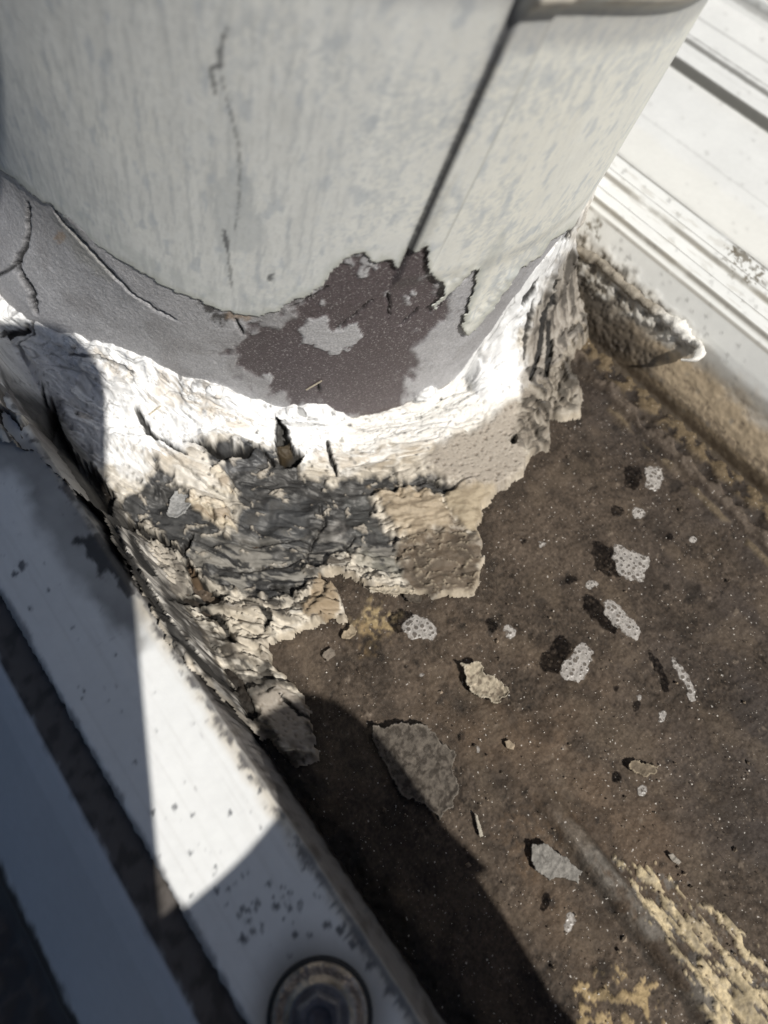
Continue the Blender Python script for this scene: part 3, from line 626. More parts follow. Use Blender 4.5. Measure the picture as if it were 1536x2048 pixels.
H += lump*(2.2*np.abs(fbm(X/4+q1, Y/7+q2, 3, 345)) + 1.6*fbm(X/3+q1, Y/5+q2, 3, 391) + .25*n3)
H += tanpatch*1.2 + creampatch*1.3 + wing*1.2*ss(0, 40, -od) + plate_t*.8
wrk = 1-ss(0, .10, np.abs(fbm(X/5+.1*Y+q1, Y/2.8+q2, 3, 346))); H += membr*(wrk*.9-.4+.5*n2) + (tanpatch+wing)*(.5*n2+.25*n3); C = mix(C, membr*wrk*.65, (.44, .38, .29))
# thin dark drag lines and folds in the white sealant
g1 = 1-ss(0, .040, np.abs(flow2+.25*flow)); gm = g1*white*ss(-.2, .25, fbm(A/20, D/7, 2, 348)); H -= .30*gm; C = mix(C, gm*.6, (.18, .17, .155))
g2 = 1-ss(0, .028, np.abs(pn((A+wx)/14, (D+wy)/1.4, 349))); gm2 = g2*white*ss(0, .3, n1+.15); H -= .2*gm2; C = mix(C, gm2*.45, (.26, .25, .23))
g3 = np.exp(-((mb-.10)/.018)**2)*white; H += .5*g3; C = mix(C, np.exp(-((mb-.125)/.012)**2)*white*.55, (.16, .15, .135))
# scrolls, lips, flaps pushed up on the fresh sealant
for (pl, hgt) in [([(812,770),(818,742),(845,735),(868,752),(872,785),(850,800),(825,800)], 2.6), ([(930,770),(955,738),(975,733),(985,748),(960,775)], 2.2), ([(540,835),(600,800),(650,795),(690,812),(704,838),(660,850),(580,845)], 1.6), ([(880,800),(960,770),(1000,770),(980,810),(900,840)], 1.2),
                  ([(0,560),(50,570),(70,610),(40,640),(0,640)], 2.0), ([(0,655),(40,650),(60,670),(0,700)], -2.0), ([(60,600),(110,600),(125,620),(80,628)], 2.0), ([(370,765),(420,755),(450,770),(470,790),(400,785)], 1.4), ([(400,860),(470,868),(540,905),(545,925),(480,902),(420,890)], 1.8),
                  ([(0,690),(40,695),(75,740),(80,790),(55,830),(15,815),(0,790)], -3.5), ([(440,1190),(520,1200),(560,1250),(520,1330),(470,1300)], 1.2), ([(350,1270),(400,1290),(415,1330),(370,1320)], 1.8), ([(230,880),(300,870),(350,905),(420,960),(400,975),(320,930)], 1.4)]:
    H += hgt*pt.poly(pl, 8, 5, 20, 26)
scr = pt.poly([(812,770),(818,742),(845,735),(868,752),(872,785),(850,800),(825,800)], 8, 4); ra_ = np.hypot(U-842, V-768)/9+np.arctan2(V-768, U-842)/6.283
sw_ = (1-ss(.10, .22, np.abs((ra_ % 1.0)-.5)))*scr; H -= .5*sw_; C = mix(C, scr*.9, (.76, .76, .745)); C = mix(C, sw_*.5, (.3, .29, .27))  # spiral shading lines painted into the scroll
# splits and holes
HOLES = [([(66,792),(98,788),(112,845),(132,880),(178,920),(226,985),(205,1010),(135,1022),(70,965),(38,900),(42,842)], 15, 5), ([(553,832),(577,862),(586,900),(607,912),(602,926),(572,932),(554,915),(549,870)], 9, 4), ([(205,1022),(252,1030),(275,1048),(262,1054),(215,1040)], 7, 4),
         ([(270,1048),(330,1078),(362,1098),(385,1066),(380,1085),(365,1108),(330,1092),(280,1066)], 4, 3), ([(366,1112),(384,1130),(400,1160),(425,1182),(455,1190),(420,1200),(388,1186),(376,1150)], 6, 4), ([(480,1375),(500,1400),(508,1440),(494,1436),(476,1395)], 9, 4), ([(0,810),(30,838),(42,862),(15,862),(0,845)], 6, 6), ([(70,780),(84,760),(86,790),(76,800)], 4, 3), ([(1018,880),(1030,876),(1030,890),(1020,894)], 4, 3), ([(330,1195),(380,1190),(450,1200),(400,1212),(345,1205)], 3.5, 4)]
deep = np.zeros(U.shape)
for (pl, dp, so_) in HOLES:
    m_ = pt.poly(pl, so_*.6, 5, 12, 27); H -= .65*dp*m_; deep = np.maximum(deep, ss(.03, .4, m_))
    lip_ = pt.poly(pl, 9, 5, 12, 27)-m_; H += .9*np.clip(lip_, 0, 1); C = mix(C, np.clip(lip_, 0, 1)*.35*(1-dark), (.60, .57, .50))
LN = [([(270,815),(288,845),(300,868),(322,878)], 5, 4), ([(318,872),(345,893),(372,908)], 4, 4), ([(300,870),(330,900),(400,960),(450,990)], 1.8, 1), ([(366,880),(392,882),(415,892),(440,905),(490,908),(520,900),(548,925)], 4.5, 4), ([(655,880),(661,912),(674,948)], 4, 4), ([(140,708),(190,712),(240,730),(270,745)], 2.2, 1.2),
      ([(640,1010),(650,1040),(625,1080),(612,1110),(625,1130)], 2.5, 1.5), ([(215,1030),(245,1100),(300,1190),(345,1260),(420,1345),(470,1380)], 8, 4), ([(120,870),(180,960),(235,1040)], 5.0, 3), ([(-5,815),(40,880),(110,940)], 8, 4), ([(255,1060),(275,1110),(310,1150)], 7, 3), ([(400,1215),(440,1240),(470,1290)], 5, 2.5), ([(520,1215),(540,1235),(530,1262)], 5, 2.5), ([(450,1335),(480,1372),(512,1440)], 8, 4), ([(560,1390),(600,1430),(640,1440)], 3, 2), ([(540,1170),(580,1180),(612,1165)], 6, 2), ([(700,1115),(690,1090),(710,1070)], 2.5, 1.5), ([(750,985),(860,960),(900,978)], 3, 1.6),
      ([(390,765),(405,765),(420,775)], 4.0, 1.0), ([(355,735),(362,760)], 4, 1.5), ([(595,815),(605,822),(608,828)], 5, 1.2), ([(405,1010),(440,1050),(474,1060)], 1.8, .8), ([(480,1080),(540,1085),(600,1075)], 2.5, 1.2), ([(430,1130),(480,1140),(560,1130),(610,1110)], 2.5, 1.2), ([(660,1150),(645,1190),(610,1225)], 2.4, 1.4),
      ([(1125,480),(1140,455),(1152,435)], 5, 2), ([(1066,600),(1052,650),(1048,720)], 3, 1.8), ([(1110,560),(1085,640),(1080,700),(1060,760)], 4, 2), ([(1095,640),(1100,700),(1090,760)], 5, 2.2), ([(1045,610),(1060,585),(1075,560)], 5, 2.0), ([(20,640),(60,600)], 2, 1), ([(35,690),(60,655),(70,640)], 4, 1.5), ([(0,672),(30,664),(52,650)], 6, 2), ([(28,610),(60,604),(72,600)], 6, 2)]
for (ln, w_, dp) in LN:
    m_ = pt.line(ln, w_, 2.5, 3, 12, 28); H -= .7*dp*m_; deep = np.maximum(deep, ss(.05, .6, m_)*min(1, dp/2.0))
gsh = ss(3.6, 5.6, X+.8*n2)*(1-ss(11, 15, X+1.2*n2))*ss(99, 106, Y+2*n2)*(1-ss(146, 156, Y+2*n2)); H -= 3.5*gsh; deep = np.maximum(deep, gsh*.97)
C = mix(C, deep*.95, (.014, .013, .012))  # shade inside cracks, holes and the rib gap painted near black
holebrown = pt.poly([(552,885),(580,880),(588,908),(560,912)], 3, 4); C = mix(C, holebrown*.8, (.06, .042, .02)); H += 3*holebrown
pocket = pt.poly([(372,1120),(390,1140),(402,1170),(390,1175),(378,1145)], 3, 4); C = mix(C, pocket*.9, (.16, .11, .07)); H += 2.0*pocket
rnd = random.Random(8)
for i in range(150):
    a, b = rnd.uniform(0, 900), rnd.uniform(600, 1000); m_ = pt.dot(a, b, rnd.choice([2, 2.5, 3, 4]), 1.6, .8, i)*(.3+.6*rnd.random()); C = mix(C, m_*white, (.06, .055, .05)); H -= .3*m_
# thin out to nothing at the outer edge
ed = ss(-2, 9, -od); H = H*ed - (1-ed)*1.2
edz = 1-ss(-4, 6, -od)
nrm = np.cross(np.gradient(P0, axis=1), np.gradient(P0, axis=0)); nrm /= np.linalg.norm(nrm, axis=-1, keepdims=True)+1e-9
nrm *= np.sign(np.sum(nrm*np.stack([np.cos(TH), np.sin(TH), np.full(TH.shape, .7)], -1), -1, keepdims=True))
H = np.where(D < 0, H*.2-.6, H*ss(-.3, 2.5, D)+.2)
wz = ss(5, 11, D)[..., None]; dirn = nrm*(1-wz) + np.array([0, 0, 1.0])*wz      # off the pipe it is a height field
Pn = P0 + dirn*H[..., None]; Pn[..., 2] -= edz*2.0*(P0[..., 0] > 8)
rgh = np.clip(.76 - .28*dark*ss(-.3, .3, n2+.25) - .12*white, .2, 1)
seal = link('sealant_collar', grid_mesh('sealant_collar', Pn, C, {'rough': rgh}, keep=keep), M_seal)
recentre(seal, (60, 95, 0))
tag(seal, 'cracked white sealant over black bitumen, smeared round the foot of the flue', 'sealant')
#@@DETAILS
from mathutils.bvhtree import BVHTree
def bvh(o):
    me = o.data; n = len(me.vertices); co = np.empty(n*3, np.float32); me.vertices.foreach_get('co', co)
    off = np.array(o.matrix_basis.translation) if o.parent is None else np.zeros(3)
    co = co.reshape(-1, 3)+off
    return BVHTree.FromPolygons([tuple(c) for c in co], [tuple(p.vertices) for p in me.polygons])
BV = bvh(seal)
def seal_hit(u, v):
    d = ray(u, v); r = BV.ray_cast(Vector(CAM*MM), Vector(d)); return None if r[0] is None else np.array(r[0])/MM

# ================================================================== STANDING WATER AND FOAM
WZ = 6.0
m = bpy.data.materials.new('clear_water'); m.use_nodes = True; t = m.node_tree; t.nodes.clear()
out = t.nodes.new('ShaderNodeOutputMaterial'); mxs = t.nodes.new('ShaderNodeMixShader'); tr = t.nodes.new('ShaderNodeBsdfTransparent'); gl = t.nodes.new('ShaderNodeBsdfGlossy'); fr_ = t.nodes.new('ShaderNodeFresnel')
tr.inputs[0].default_value = (.93, .92, .90, 1); gl.inputs['Roughness'].default_value = 0.03; fr_.inputs[0].default_value = 1.14
t.links.new(fr_.outputs[0], mxs.inputs[0]); t.links.new(tr.outputs[0], mxs.inputs[1]); t.links.new(gl.outputs[0], mxs.inputs[2]); t.links.new(mxs.outputs[0], out.inputs[0])
X, Y = np.meshgrid(np.linspace(7.6, 161.5, 40), np.linspace(-150, 130, 60), indexing='ij')
water = link('water', grid_mesh('water', np.stack([X, Y, WZ+.02*fbm(X/30, Y/30, 2, 3)], -1)), m)
tag(water, 'clear shallow rainwater standing in the brown pan', 'water', kind='structure')

mf = bpy.data.materials.new('soap_foam'); mf.use_nodes = True; t = mf.node_tree; b = t.nodes['Principled BSDF']
a = t.nodes.new('ShaderNodeAttribute'); a.attribute_name = 'col'; t.links.new(a.outputs['Color'], b.inputs['Base Color'])
b.inputs['Roughness'].default_value = .3
tr = t.nodes.new('ShaderNodeBsdfTransparent'); mxs = t.nodes.new('ShaderNodeMixShader'); of = t.nodes['Material Output']
mra = t.nodes.new('ShaderNodeMapRange'); mra.inputs[1].default_value = .14; mra.inputs[2].default_value = .42; mra.inputs[3].default_value = .22; mra.inputs[4].default_value = .78      # thin bubble caps let the pan show through
t.links.new(a.outputs['Color'], mra.inputs[0]); t.links.new(mra.outputs[0], mxs.inputs[0])
t.links.new(tr.outputs[0], mxs.inputs[1]); t.links.new(b.outputs[0], mxs.inputs[2]); t.links.new(mxs.outputs[0], of.inputs[0])
def foam_patch(px, seed, label, cell=1.15):
    for _ in range(2):
        q_ = np.array(px, float); nx_ = np.roll(q_, -1, 0); px = np.stack([.75*q_+.25*nx_, .25*q_+.75*nx_], 1).reshape(-1, 2)
    px = px.mean(0)+(px-px.mean(0))*1.06
    pts = np.array([unp(u, v, WZ)[:2] for u, v in px]); lo, hi = pts.min(0)-1, pts.max(0)+1
    size = max(hi-lo)
    def bubbles(X0, Y0):
        bb, bi = cells(X0/cell, Y0/cell, seed, .8); r = .20+.30*bi; b2, i2 = cells(X0/.55, Y0/.55, seed+3); return bb, r, b2, i2
    def prof(x, y, inn):
        bb, r, b2, i2 = bubbles(x+seed*13.1, y+seed*7.7)
        return .22*np.sqrt(np.clip(inn/2.2, 0, 1)) + .16*np.sqrt(np.clip(1-(bb/r)**2, 0, 1)) + .05*(1-ss(.1, .4, b2))
    def cf(X, Y, inn, cols):
        c0 = pts.mean(0); bb, r, b2, i2 = bubbles(X-c0[0]+seed*13.1, Y-c0[1]+seed*7.7)
        c = np.ones(X.shape+(3,))*np.array([.41, .38, .345])*(1+.25*fbm(X/1.2, Y/1.2, 2, seed))[..., None]
        c = mix(c, (1-ss(.22, .36, b2))*.45*(i2 > .25), (.23, .205, .18))
        c = mix(c, (1-ss(r*.62, r*.9, bb))*.80, (.17, .148, .125)); c = mix(c, (1-ss(.02, .08, np.abs(bb-r)))*.5, (.52, .50, .47))
        return mix(c, (1-ss(.0, .5, inn+.3*fbm(X/.8, Y/.8, 2, seed+9)))*.7, (.20, .175, .15))
    me, base = plate('foam_patch', px, WZ+.12, .12, .17, prof, wob=6, sc=18, rough=.15, seed=seed, colfn=cf)
    o = link('foam_patch', me, mf); recentre(o, base)
    return tag(o, label, 'foam', 'soap foam patches floating on the water')
def ell(x, y, a, b, n=12, rot=0):
    return [(x+a*math.cos(i*2*math.pi/n)*math.cos(rot)-b*math.sin(i*2*math.pi/n)*math.sin(rot), y+a*math.cos(i*2*math.pi/n)*math.sin(rot)+b*math.sin(i*2*math.pi/n)*math.cos(rot)) for i in range(n)]
FO = [([(1289,936),(1308,930),(1324,934),(1326,972),(1305,987),(1289,966)], 'small squarish foam patch floating near the ochre silt of the right rib'),
      (ell(1278, 1027, 16, 11, rot=.5), 'small oval foam patch between the squarish patch and the ragged large one'),
      ([(1228,1088),(1250,1096),(1275,1108),(1300,1114),(1292,1135),(1292,1160),(1255,1162),(1232,1140),(1226,1112)], 'largest ragged foam patch floating in the middle of the brown pan'),
      ([(1207,1200),(1232,1200),(1250,1225),(1275,1245),(1281,1275),(1266,1280),(1238,1258),(1212,1236)], 'long slanting foam patch with two rows of bubbles'),
      ([(1150,1287),(1175,1288),(1187,1304),(1178,1330),(1174,1352),(1150,1366),(1124,1358),(1122,1330),(1142,1315)], 'hourglass shaped foam patch below the long slanting one'),
      ([(1338,1312),(1352,1320),(1378,1350),(1393,1385),(1388,1402),(1374,1400),(1368,1368),(1350,1342)], 'thin streak of foam lying apart on the brown pan'),
      ([(805,1246),(822,1231),(850,1234),(873,1252),(872,1276),(845,1283),(815,1274)], 'round foam patch beside the torn sealant edge and ochre blotch'),
      ([(1004,1252),(1016,1246),(1030,1260),(1032,1276),(1014,1281)], 'small foam blob midway between the round patch and the hourglass patch'),
      (ell(1183, 1169, 11, 10), 'tiny foam ring just above the long slanting patch'),
      (ell(1384, 1080, 9, 7), 'tiny foam speck beyond the ragged large patch'),
      (ell(1324, 1433, 9, 13, rot=.4), 'tiny foam blob below the thin foam streak'),
      (ell(1286, 1582, 8, 12), 'tiny foam ring beyond the thin crusty flake'),
      (ell(1138, 1843, 13, 20), 'pale foam ring lying alone beyond the grey slab flake'),
      (ell(955, 1502, 8, 10), 'tiny foam ring beside the large split flake'),
      (ell(1279, 1397, 8, 9), 'tiny foam speck beside the hourglass patch'),
      (ell(841, 1352, 8, 7), 'tiny foam speck below the round foam patch'),
      (ell(1082, 1089, 8, 7), 'tiny foam speck beside the brown sealant membrane')]
for i, (px, lb) in enumerate(FO): foam_patch(px, 11+i*5, lb, cell=1.5 if i < 8 else 1.1)

# ================================================================== FLAKES AND DEBRIS ON THE PAN
def flake(name, px, z, th, curl, col, label, seed, wob=6, sc=16, colfn=None, res=.22, cat='flake'):
    me, base = plate(name, px, z, th, res, curl, col, wob=wob, sc=sc, seed=seed, colfn=colfn)
    o = link(name, me, M_flake); recentre(o, base)
    return tag(o, label, cat)
def crusty(light, darkc, thr=.05):
    def f(X, Y, inn, c):
        n = fbm(X/1.6, Y/1.6, 5, 71); c = mix(c, ss(thr, thr+.25, n)*.8, darkc); return mix(c, (1-ss(.1, .7, inn))*.6, light)
    return f
flake('sealant_flake', [(742,1450),(770,1455),(800,1446),(855,1450),(888,1490),(913,1500),(906,1540),(920,1580),(908,1612),(880,1640),(850,1610),(800,1592),(778,1540),(748,1490)], 1.6, .9, lambda x, y, i: .5*np.exp(-i/1.2)+.06*y, (.12, .105, .09), 'large grey split flake of old sealant, half in the shadow', 3, colfn=crusty((.26, .235, .205), (.045, .038, .032), -.05))
flake('sealant_flake', [(922,1330),(945,1324),(966,1332),(972,1352),(1002,1362),(1018,1388),(996,1412),(968,1398),(945,1388),(930,1360)], 1.9, .8, lambda x, y, i: 1.3*np.exp(-i/1.0)+.10*x, (.42, .37, .29), 'small crumpled cream flake on the open brown pan', 4, colfn=crusty((.5, .46, .38), (.16, .13, .10)))
flake('sealant_flake', [(1066,1688),(1088,1684),(1112,1702),(1140,1722),(1166,1746),(1156,1768),(1120,1752),(1098,1760),(1070,1742),(1062,1715)], 2.2, .8, lambda x, y, i: .04*x-.05*y, (.26, .25, .235), 'smooth grey slab flake with a dark raised edge', 5, wob=4, colfn=lambda X, Y, i, c: mix(c, (1-ss(0, .05, np.abs(fbm(X/5, Y/5, 3, 9))))*.6, (.1, .09, .08)))
flake('sealant_flake', [(1252,1526),(1270,1519),(1290,1526),(1324,1530),(1310,1545),(1290,1556),(1268,1546)], 1.3, .5, lambda x, y, i: .5*np.exp(-i/.8), (.17, .14, .105), 'thin crusty brown flake with a pale curled rim', 6, colfn=lambda X, Y, i, c: mix(c, (1-ss(.1, .6, i))*.7, (.42, .36, .27)))
flake('sealant_sliver', [(948,1624),(955,1630),(962,1652),(968,1672),(961,1674),(952,1650)], 1.3, .5, lambda x, y, i: .5*i, (.45, .42, .36), 'thin upright cream sliver at the edge of the shadow', 7, wob=2, res=.15)
flake('sealant_sliver', [(1336,1709),(1345,1704),(1363,1724),(1358,1731),(1346,1724)], 1.3, .5, None, (.30, .28, .25), 'short pale sliver above the flaking yellow paint', 8, wob=2, res=.15)
flake('sealant_flake', [(1009,1482),(1018,1478),(1030,1490),(1028,1500),(1014,1497)], 1.2, .5, None, (.33, .27, .2), 'tiny heart shaped tan flake near the small crumpled flake', 9, wob=2, res=.15)
flake('sealant_flake', [(688,1262),(703,1250),(716,1262),(700,1280),(684,1276)], 1.4, .7, lambda x, y, i: .4*np.exp(-i/.8), (.36, .30, .22), 'little tan crumb flake by the ochre blotch', 10, wob=4, res=.15)
flake('sealant_flake', [(646,1300),(662,1294),(672,1310),(655,1322),(643,1312)], 1.3, .6, None, (.22, .19, .16), 'little grey brown crumb flake below the sealant tear', 12, wob=4, res=.15)
flake('sealant_flake', [(735,1178),(790,1172),(832,1182),(826,1190),(770,1188)], 2.2, .6, lambda x, y, i: .8*np.exp(-i/.8), (.46, .41, .33), 'long cream splinter along the torn membrane edge', 13, wob=4, res=.18)
flake('sealant_flake', [(808,1192),(830,1186),(846,1196),(838,1208),(815,1205)], 1.5, .6, lambda x, y, i: .6*np.exp(-i/.8), (.10, .085, .07), 'small dark curled flake above the round foam patch', 14, wob=4, res=.18)
# loose grey flake lying on the bitumen
hp = seal_hit(360, 1010); hz = 6.0 if hp is None else hp[2]
flake('primer_flake', [(337,1012),(350,986),(372,976),(392,980),(391,1000),(374,1024),(350,1040),(334,1030)], hz+1.3, .7, lambda x, y, i: .8*np.exp(-i/1.0), (.33, .335, .34), 'light grey flake lying on the black bitumen', 15, wob=4, res=.18, colfn=lambda X, Y, i, c: mix(c, (1-ss(0, .05, np.abs(fbm(X/2.2, Y/2.2, 3, 9))))*.5, (.12, .12, .12)))

def tube(name, P, R, mat, nseg=10, cols=None, nz=0.0, seed=0, cap=True):
    P = np.asarray(P, float); n = len(P); T = np.gradient(P, axis=0); T /= np.linalg.norm(T, axis=1, keepdims=True)
    up = np.array([0, 0, 1.0]); Vv = []
    for i in range(n):
        s1 = np.cross(T[i], up); s1 = s1/(np.linalg.norm(s1)+1e-9); s2 = np.cross(s1, T[i])
        for j in range(nseg):
            a_ = 2*math.pi*j/nseg; r = R[i]
            Vv.append(P[i] + r*(math.cos(a_)*s1 + math.sin(a_)*s2))
    Vv = np.array(Vv)
    if nz:
        f_ = fbm(Vv[:, 0]/1.6+Vv[:, 2]*.3, Vv[:, 1]/1.6, 4, seed); c_ = np.repeat(P, nseg, 0); dv = Vv-c_; Vv = c_ + dv*(1+nz*f_)[:, None]
    q = [(i*nseg+j, i*nseg+(j+1) % nseg, (i+1)*nseg+(j+1) % nseg, (i+1)*nseg+j) for i in range(n-1) for j in range(nseg)]
    c2 = None if cols is None else np.repeat(cols, nseg, 0)
    if cols is not None: c2 = c2*(1+.4*fbm(Vv[:, 0]/1.5, Vv[:, 1]/1.5, 4, seed+5))[:, None]
    return raw_mesh(name, Vv*MM, np.array(q), c2)
def resample(pts, n):
    pts = np.asarray(pts, float); d = np.r_[0, np.cumsum(np.linalg.norm(np.diff(pts, axis=0), axis=1))]
    # smooth (Catmull-like) by interpolating then box filtering
    tt = np.linspace(0, d[-1], n); Q = np.stack([np.interp(tt, d, pts[:, k_]) for k_ in range(3)], 1)
    for _ in range(max(1, n//len(pts)//2)):
        Q[1:-1] = (Q[:-2]+2*Q[1:-1]+Q[2:])/4
    return Q
# bead of old sealant smeared along the right rib, ending in a white curl
BR = bvh(rib_r)
def rib_hit(u, v, z=15):
    r = BR.ray_cast(Vector(CAM*MM), Vector(ray(u, v))); return unp(u, v, z) if r[0] is None else np.array(r[0])/MM
bp_ = [rib_hit(*p) for p in [(1128,488),(1165,505),(1205,528),(1250,572),(1292,606),(1330,632),(1362,655),(1384,684)]]
bp_ = np.array(bp_)
hook = [bp_[-1]+np.array([-.5, -2.5, 1.5]), bp_[-1]+np.array([-2.8, -5.0, 1.5]), bp_[-1]+np.array([-5.6, -5.0, .5]), bp_[-1]+np.array([-6.8, -2.4, -.8])]
Q = resample(np.vstack([bp_, hook]), 90)
sb = np.linspace(0, 1, 90); R = 1.5+1.2*fbm(sb*9, sb*0, 3, 5); R = R*ss(0, .06, sb)*(1-.8*ss(.86, 1, sb))*(1+.25*ss(.6, .75, sb)*(1-ss(.8, .86, sb)))
wcol = np.clip(ss(.55, .68, sb), 0, 1); cc = np.array([.27, .24, .195])[None]*(1-wcol[:, None]) + np.array([.72, .70, .65])[None]*wcol[:, None]
o = link('sealant_bead', tube('sealant_bead', Q, R, None, 14, cc, .45, 9), M_flake); recentre(o, Q[0])
tag(o, 'stained sealant bead along the right rib, ending in a white curled tip', 'sealant')
# straws stuck to the surfaces
def straw(pa, pb, hitf, label, r=.22):
    A_, B_ = hitf(*pa), hitf(*pb); up = np.array([-.2, -.5, .8])*.5
    o = link('straw', tube('straw', np.linspace(A_+up, B_+up, 6), np.full(6, r), None, 6, np.tile([[.62, .55, .42]], (6, 1))), M_flake); recentre(o, A_)
    return tag(o, label, 'straw')
BW = bvh(bpy.data.objects['wall'])
_bwoff = np.array(bpy.data.objects['wall'].location)*0
def pipe_hit(u, v):
    r = BW.ray_cast(Vector(CAM*MM), Vector(ray(u, v))); return np.array(r[0])/MM
straw((612,780), (643,762), pipe_hit, 'fine pale straw stuck on the purple brown pipe foot')
straw((299,829), (322,812), lambda u, v: seal_hit(u, v), 'fine pale straw lying on the white sealant')

# fine grit strewn over the pan
rs_ = np.random.RandomState(4); ng = 5200
gu, gv = rs_.uniform(540, 1560, ng), rs_.uniform(620, 2070, ng)
octv = np.array([(1, 0, 0), (-1, 0, 0), (0, 1, 0), (0, -1, 0), (0, 0, 1), (0, 0, -1)], float); octf = np.array([(0, 2, 4), (2, 1, 4), (1, 3, 4), (3, 0, 4), (2, 0, 5), (1, 2, 5), (3, 1, 5), (0, 3, 5)])
VV, FF, CC = [], [], []
for i in range(ng):
    p = unp(gu[i], gv[i], .3)
    if p[0] < 14 or p[0] > 154: continue
    r = .07+.16*rs_.rand()**4 + (.5*rs_.rand()**2 if rs_.rand() < .05 else 0); s3 = r*rs_.uniform(.6, 1.4, 3); rot = rs_.uniform(0, 6.28)
    v = octv*s3; v = np.stack([v[:, 0]*math.cos(rot)-v[:, 1]*math.sin(rot), v[:, 0]*math.sin(rot)+v[:, 1]*math.cos(rot), v[:, 2]], 1)+p+np.array([0, 0, .25])
    FF.append(octf+6*len(VV)); VV.append(v)
    CC.append(np.tile(np.array([.75, .72, .68]) if (rs_.rand() < .32 and r < .25) else np.array([.22, .18, .14])*rs_.uniform(.3, 1.6), (6, 1)))
grit = link('grit', raw_mesh('grit', np.vstack(VV)*MM, np.vstack(FF), np.vstack(CC), smooth=False), surf('grit', rough=.35, spec=.6))
tag(grit, 'fine sandy grit sprinkled over the brown pan', 'grit', kind='stuff')

# ================================================================== ROOFING SCREW
sc = empty('roofing_screw', SCR)
tag(sc, 'weathered hex roofing screw with domed washer on the white crown', 'screw')
m_rub = surf('rubber_seal', colour=(.022, .022, .024), rough=.7, bump=.5, bscale=900)
m_met = surf('dirty_steel', colour=(.30, .255, .21), rough=.34, metal=.75, bump=.6, bscale=420, grain=.75, gscale=260)
m_hd = surf('screw_steel', colour=(.13, .13, .145), rough=.5, metal=.6, bump=.2, bscale=900, grain=.3, gscale=600)
link('rubber_seal', lathe('rubber_seal', [(.5, .1), (8.6, -.3), (8.9, .5), (8.5, 1.3), (7.6, 1.6), (.5, 1.6)]), m_rub, sc, (0, 0, 0))
link('washer', lathe('washer', [(7.9, 1.2), (8.0, 1.75), (7.7, 2.1), (6.9, 2.25), (6.2, 2.0), (5.9, 2.1), (5.3, 2.9), (4.4, 3.4), (2.4, 3.6)]), m_met, sc, (0, 0, 0))
def hexhead():
    import bmesh
    bm = bmesh.new()
    rings = [(4.9, 3.4, 0), (5.0, 4.0, 0), (4.7, 4.3, 0), (3.75, 4.4, 1), (3.7, 7.6, 1), (3.1, 8.3, 1), (2.2, 8.2, 0), (1.5, 7.2, 0), (.7, 6.9, 0)]
    prev = None
    for (r, z, hx) in rings:
        ring = []
        for j in range(36):
            a_ = j*math.pi/18; rr = r/math.cos(((a_ % (math.pi/3))-math.pi/6))*.93 if hx else r
            ring.append(bm.verts.new((rr*math.cos(a_)*MM, rr*math.sin(a_)*MM, z*MM)))
        if prev:
            for j in range(36): bm.faces.new((prev[j], prev[(j+1) % 36], ring[(j+1) % 36], ring[j]))
        prev = ring
    bm.faces.new(prev); me = bpy.data.meshes.new('head'); bm.to_mesh(me); bm.free(); return me
link('head', hexhead(), m_hd, sc, (0, 0, 0))

# ================================================================== PHONE AND HAND THAT CAST THE SHADOWS (behind the lens)
def ph(a_, b_, n_): return CAM - RIGHT*a_ + DOWN*b_ - FWD*n_
def rrect(a0, a1, b0, b1, r, n=8):
    o_ = []
    for (ca, cb, s0) in ((a1-r, b1-r, 0), (a0+r, b1-r, 90), (a0+r, b0+r, 180), (a1-r, b0+r, 270)):
        for i in range(n+1):
            t_ = math.radians(s0+90*i/n); o_.append((ca+r*math.cos(t_), cb+r*math.sin(t_)))
    return o_
def slab(name, outline, n0, n1, bev=1.2):
    c_ = np.mean(outline, 0); layers = []
    for (nn, k_) in ((n0, bev), (n0+bev, 0), (n1-bev, 0), (n1, bev)):
        layers.append([ph(*(c_+(np.array(p)-c_)*(1-k_/40.0)), nn) for p in outline])
    m_ = len(outline); Vv = np.array(layers).reshape(-1, 3)
    f_ = [(i*m_+j, i*m_+(j+1) % m_, (i+1)*m_+(j+1) % m_, (i+1)*m_+j) for i in range(3) for j in range(m_)]
    me = bpy.data.meshes.new(name); me.from_pydata([tuple(v*MM) for v in Vv], [], f_+[tuple(range(m_))[::-1], tuple(range(3*m_, 4*m_))]); me.update(); return me
pbase = ph(7, 125, 5)
phone = empty('mobile_phone', pbase); tag(phone, 'dark mobile phone held over the roof, throwing its shadow on the rib', 'phone')
m_ph = surf('phone_case', colour=(.02, .02, .025), rough=.4); m_gl = surf('phone_glass', colour=(.01, .01, .012), rough=.08)
link('case', slab('case', rrect(-31, 46, -33, 124, 22), 2.4, 12.0), m_ph, phone)
link('lens_bump', slab('lens_bump', rrect(-24, 20, -26, 16, 11), .6, 3.2, .6), m_gl, phone)
link('screen', slab('screen', rrect(-28, 43, -30, 121, 14), 11.6, 12.6, .3), m_gl, phone)
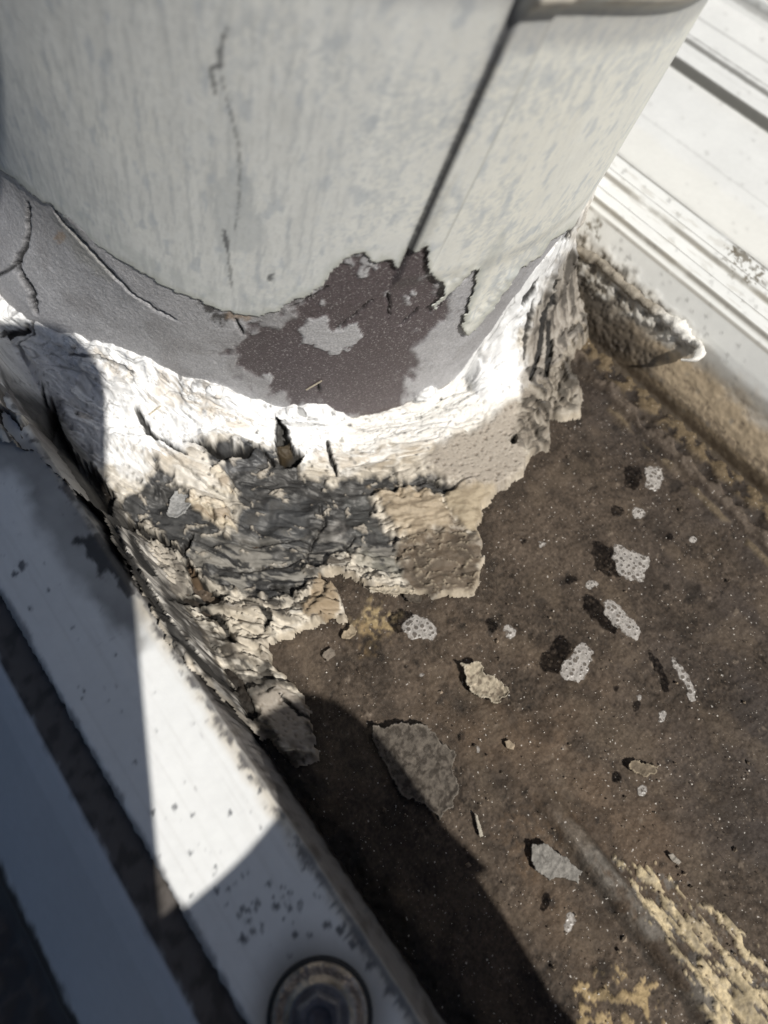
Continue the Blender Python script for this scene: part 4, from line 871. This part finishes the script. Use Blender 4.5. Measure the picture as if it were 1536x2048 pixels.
# hand: one skinned body, five fingers
def skin(name, nodes, edges, root, mat):
    me = bpy.data.meshes.new(name); me.from_pydata([tuple(ph(*n_[:3])*MM) for n_ in nodes], edges, []); me.update()
    o_ = bpy.data.objects.new(name, me); COL.objects.link(o_)
    md = o_.modifiers.new('skin', 'SKIN'); md.use_smooth_shade = True
    for i, n_ in enumerate(nodes):
        sv = me.skin_vertices[0].data[i]; sv.radius = (n_[3]*MM, n_[3]*MM); sv.use_root = (i == root)
    sub = o_.modifiers.new('smooth', 'SUBSURF'); sub.levels = 2; sub.render_levels = 2
    me.materials.append(mat); return o_
nodes = [(-128, 190, 26, 27), (-112, 150, 20, 26), (-98, 120, 14, 25)]; edges = [(0, 1), (1, 2)]
nodes.append((-190, 330, 60, 38)); edges.append((3, 0))
fd_ = np.array([.887, .46])
for i, (ka, kb) in enumerate([(-79, 65), (-85, 83), (-96, 101), (-104, 119)]):
    L_ = [44, 50, 46, 36][i]; r_ = [10.5, 10.5, 10, 9][i]; b0 = len(nodes)
    nodes += [(ka, kb, 4, r_+2), (ka+.8*fd_[0]*L_, kb+.8*fd_[1]*L_, -9.5, r_-.5), (ka+1.35*fd_[0]*L_, kb+1.35*fd_[1]*L_, -8.5, r_-1.5), (ka+1.75*fd_[0]*L_, kb+1.75*fd_[1]*L_, -6, r_-2.5)]
    edges += [(2, b0), (b0, b0+1), (b0+1, b0+2), (b0+2, b0+3)]
b0 = len(nodes); nodes += [(-78, 112, 27, 15), (-52, 104, 27, 11), (-30, 104, 23, 9.5), (-8, 100, 21.5, 8.5)]; edges += [(1, b0), (b0, b0+1), (b0+1, b0+2), (b0+2, b0+3)]
m_sk = surf('skin', colour=(.42, .25, .17), rough=.55, bump=.2, bscale=600)
hand = skin('person', nodes, edges, 0, m_sk)
tag(hand, 'bare right hand and forearm gripping the lower edge of the mobile phone', 'person')
nodes = [(112, 118, 45, 25), (90, 55, 26, 22), (160, 210, 85, 34)]; edges = [(0, 1), (0, 2)]
for ch in ([(72, 2, 14, 11), (48, -42, 10, 9.5), (20, -60, 8, 10), (-5, -63, 8, 9.0)], [(82, 26, 6, 10), (60, 20, -9.5, 9), (40, 24, -9, 8), (29, 28, -7, 7)], [(90, 48, 6, 10), (68, 44, -9.5, 9), (48, 48, -9, 8), (37, 52, -7, 7)], [(97, 70, 8, 9), (76, 67, -8.5, 8), (58, 70, -8, 7), (49, 73, -6.5, 6)], [(88, 74, 40, 13), (64, 62, 27, 11), (44, 56, 23, 9.5), (30, 50, 21, 8.5)]):
    b0 = len(nodes); nodes += ch; edges += [(1, b0), (b0, b0+1), (b0+1, b0+2), (b0+2, b0+3)]
shadow_hand = skin('person', nodes, edges, 0, m_sk)  # unseen hand added so its fingertip shades the pipe's left edge
tag(shadow_hand, 'added unseen left hand, index fingertip placed to shade the pipe edge', 'person')
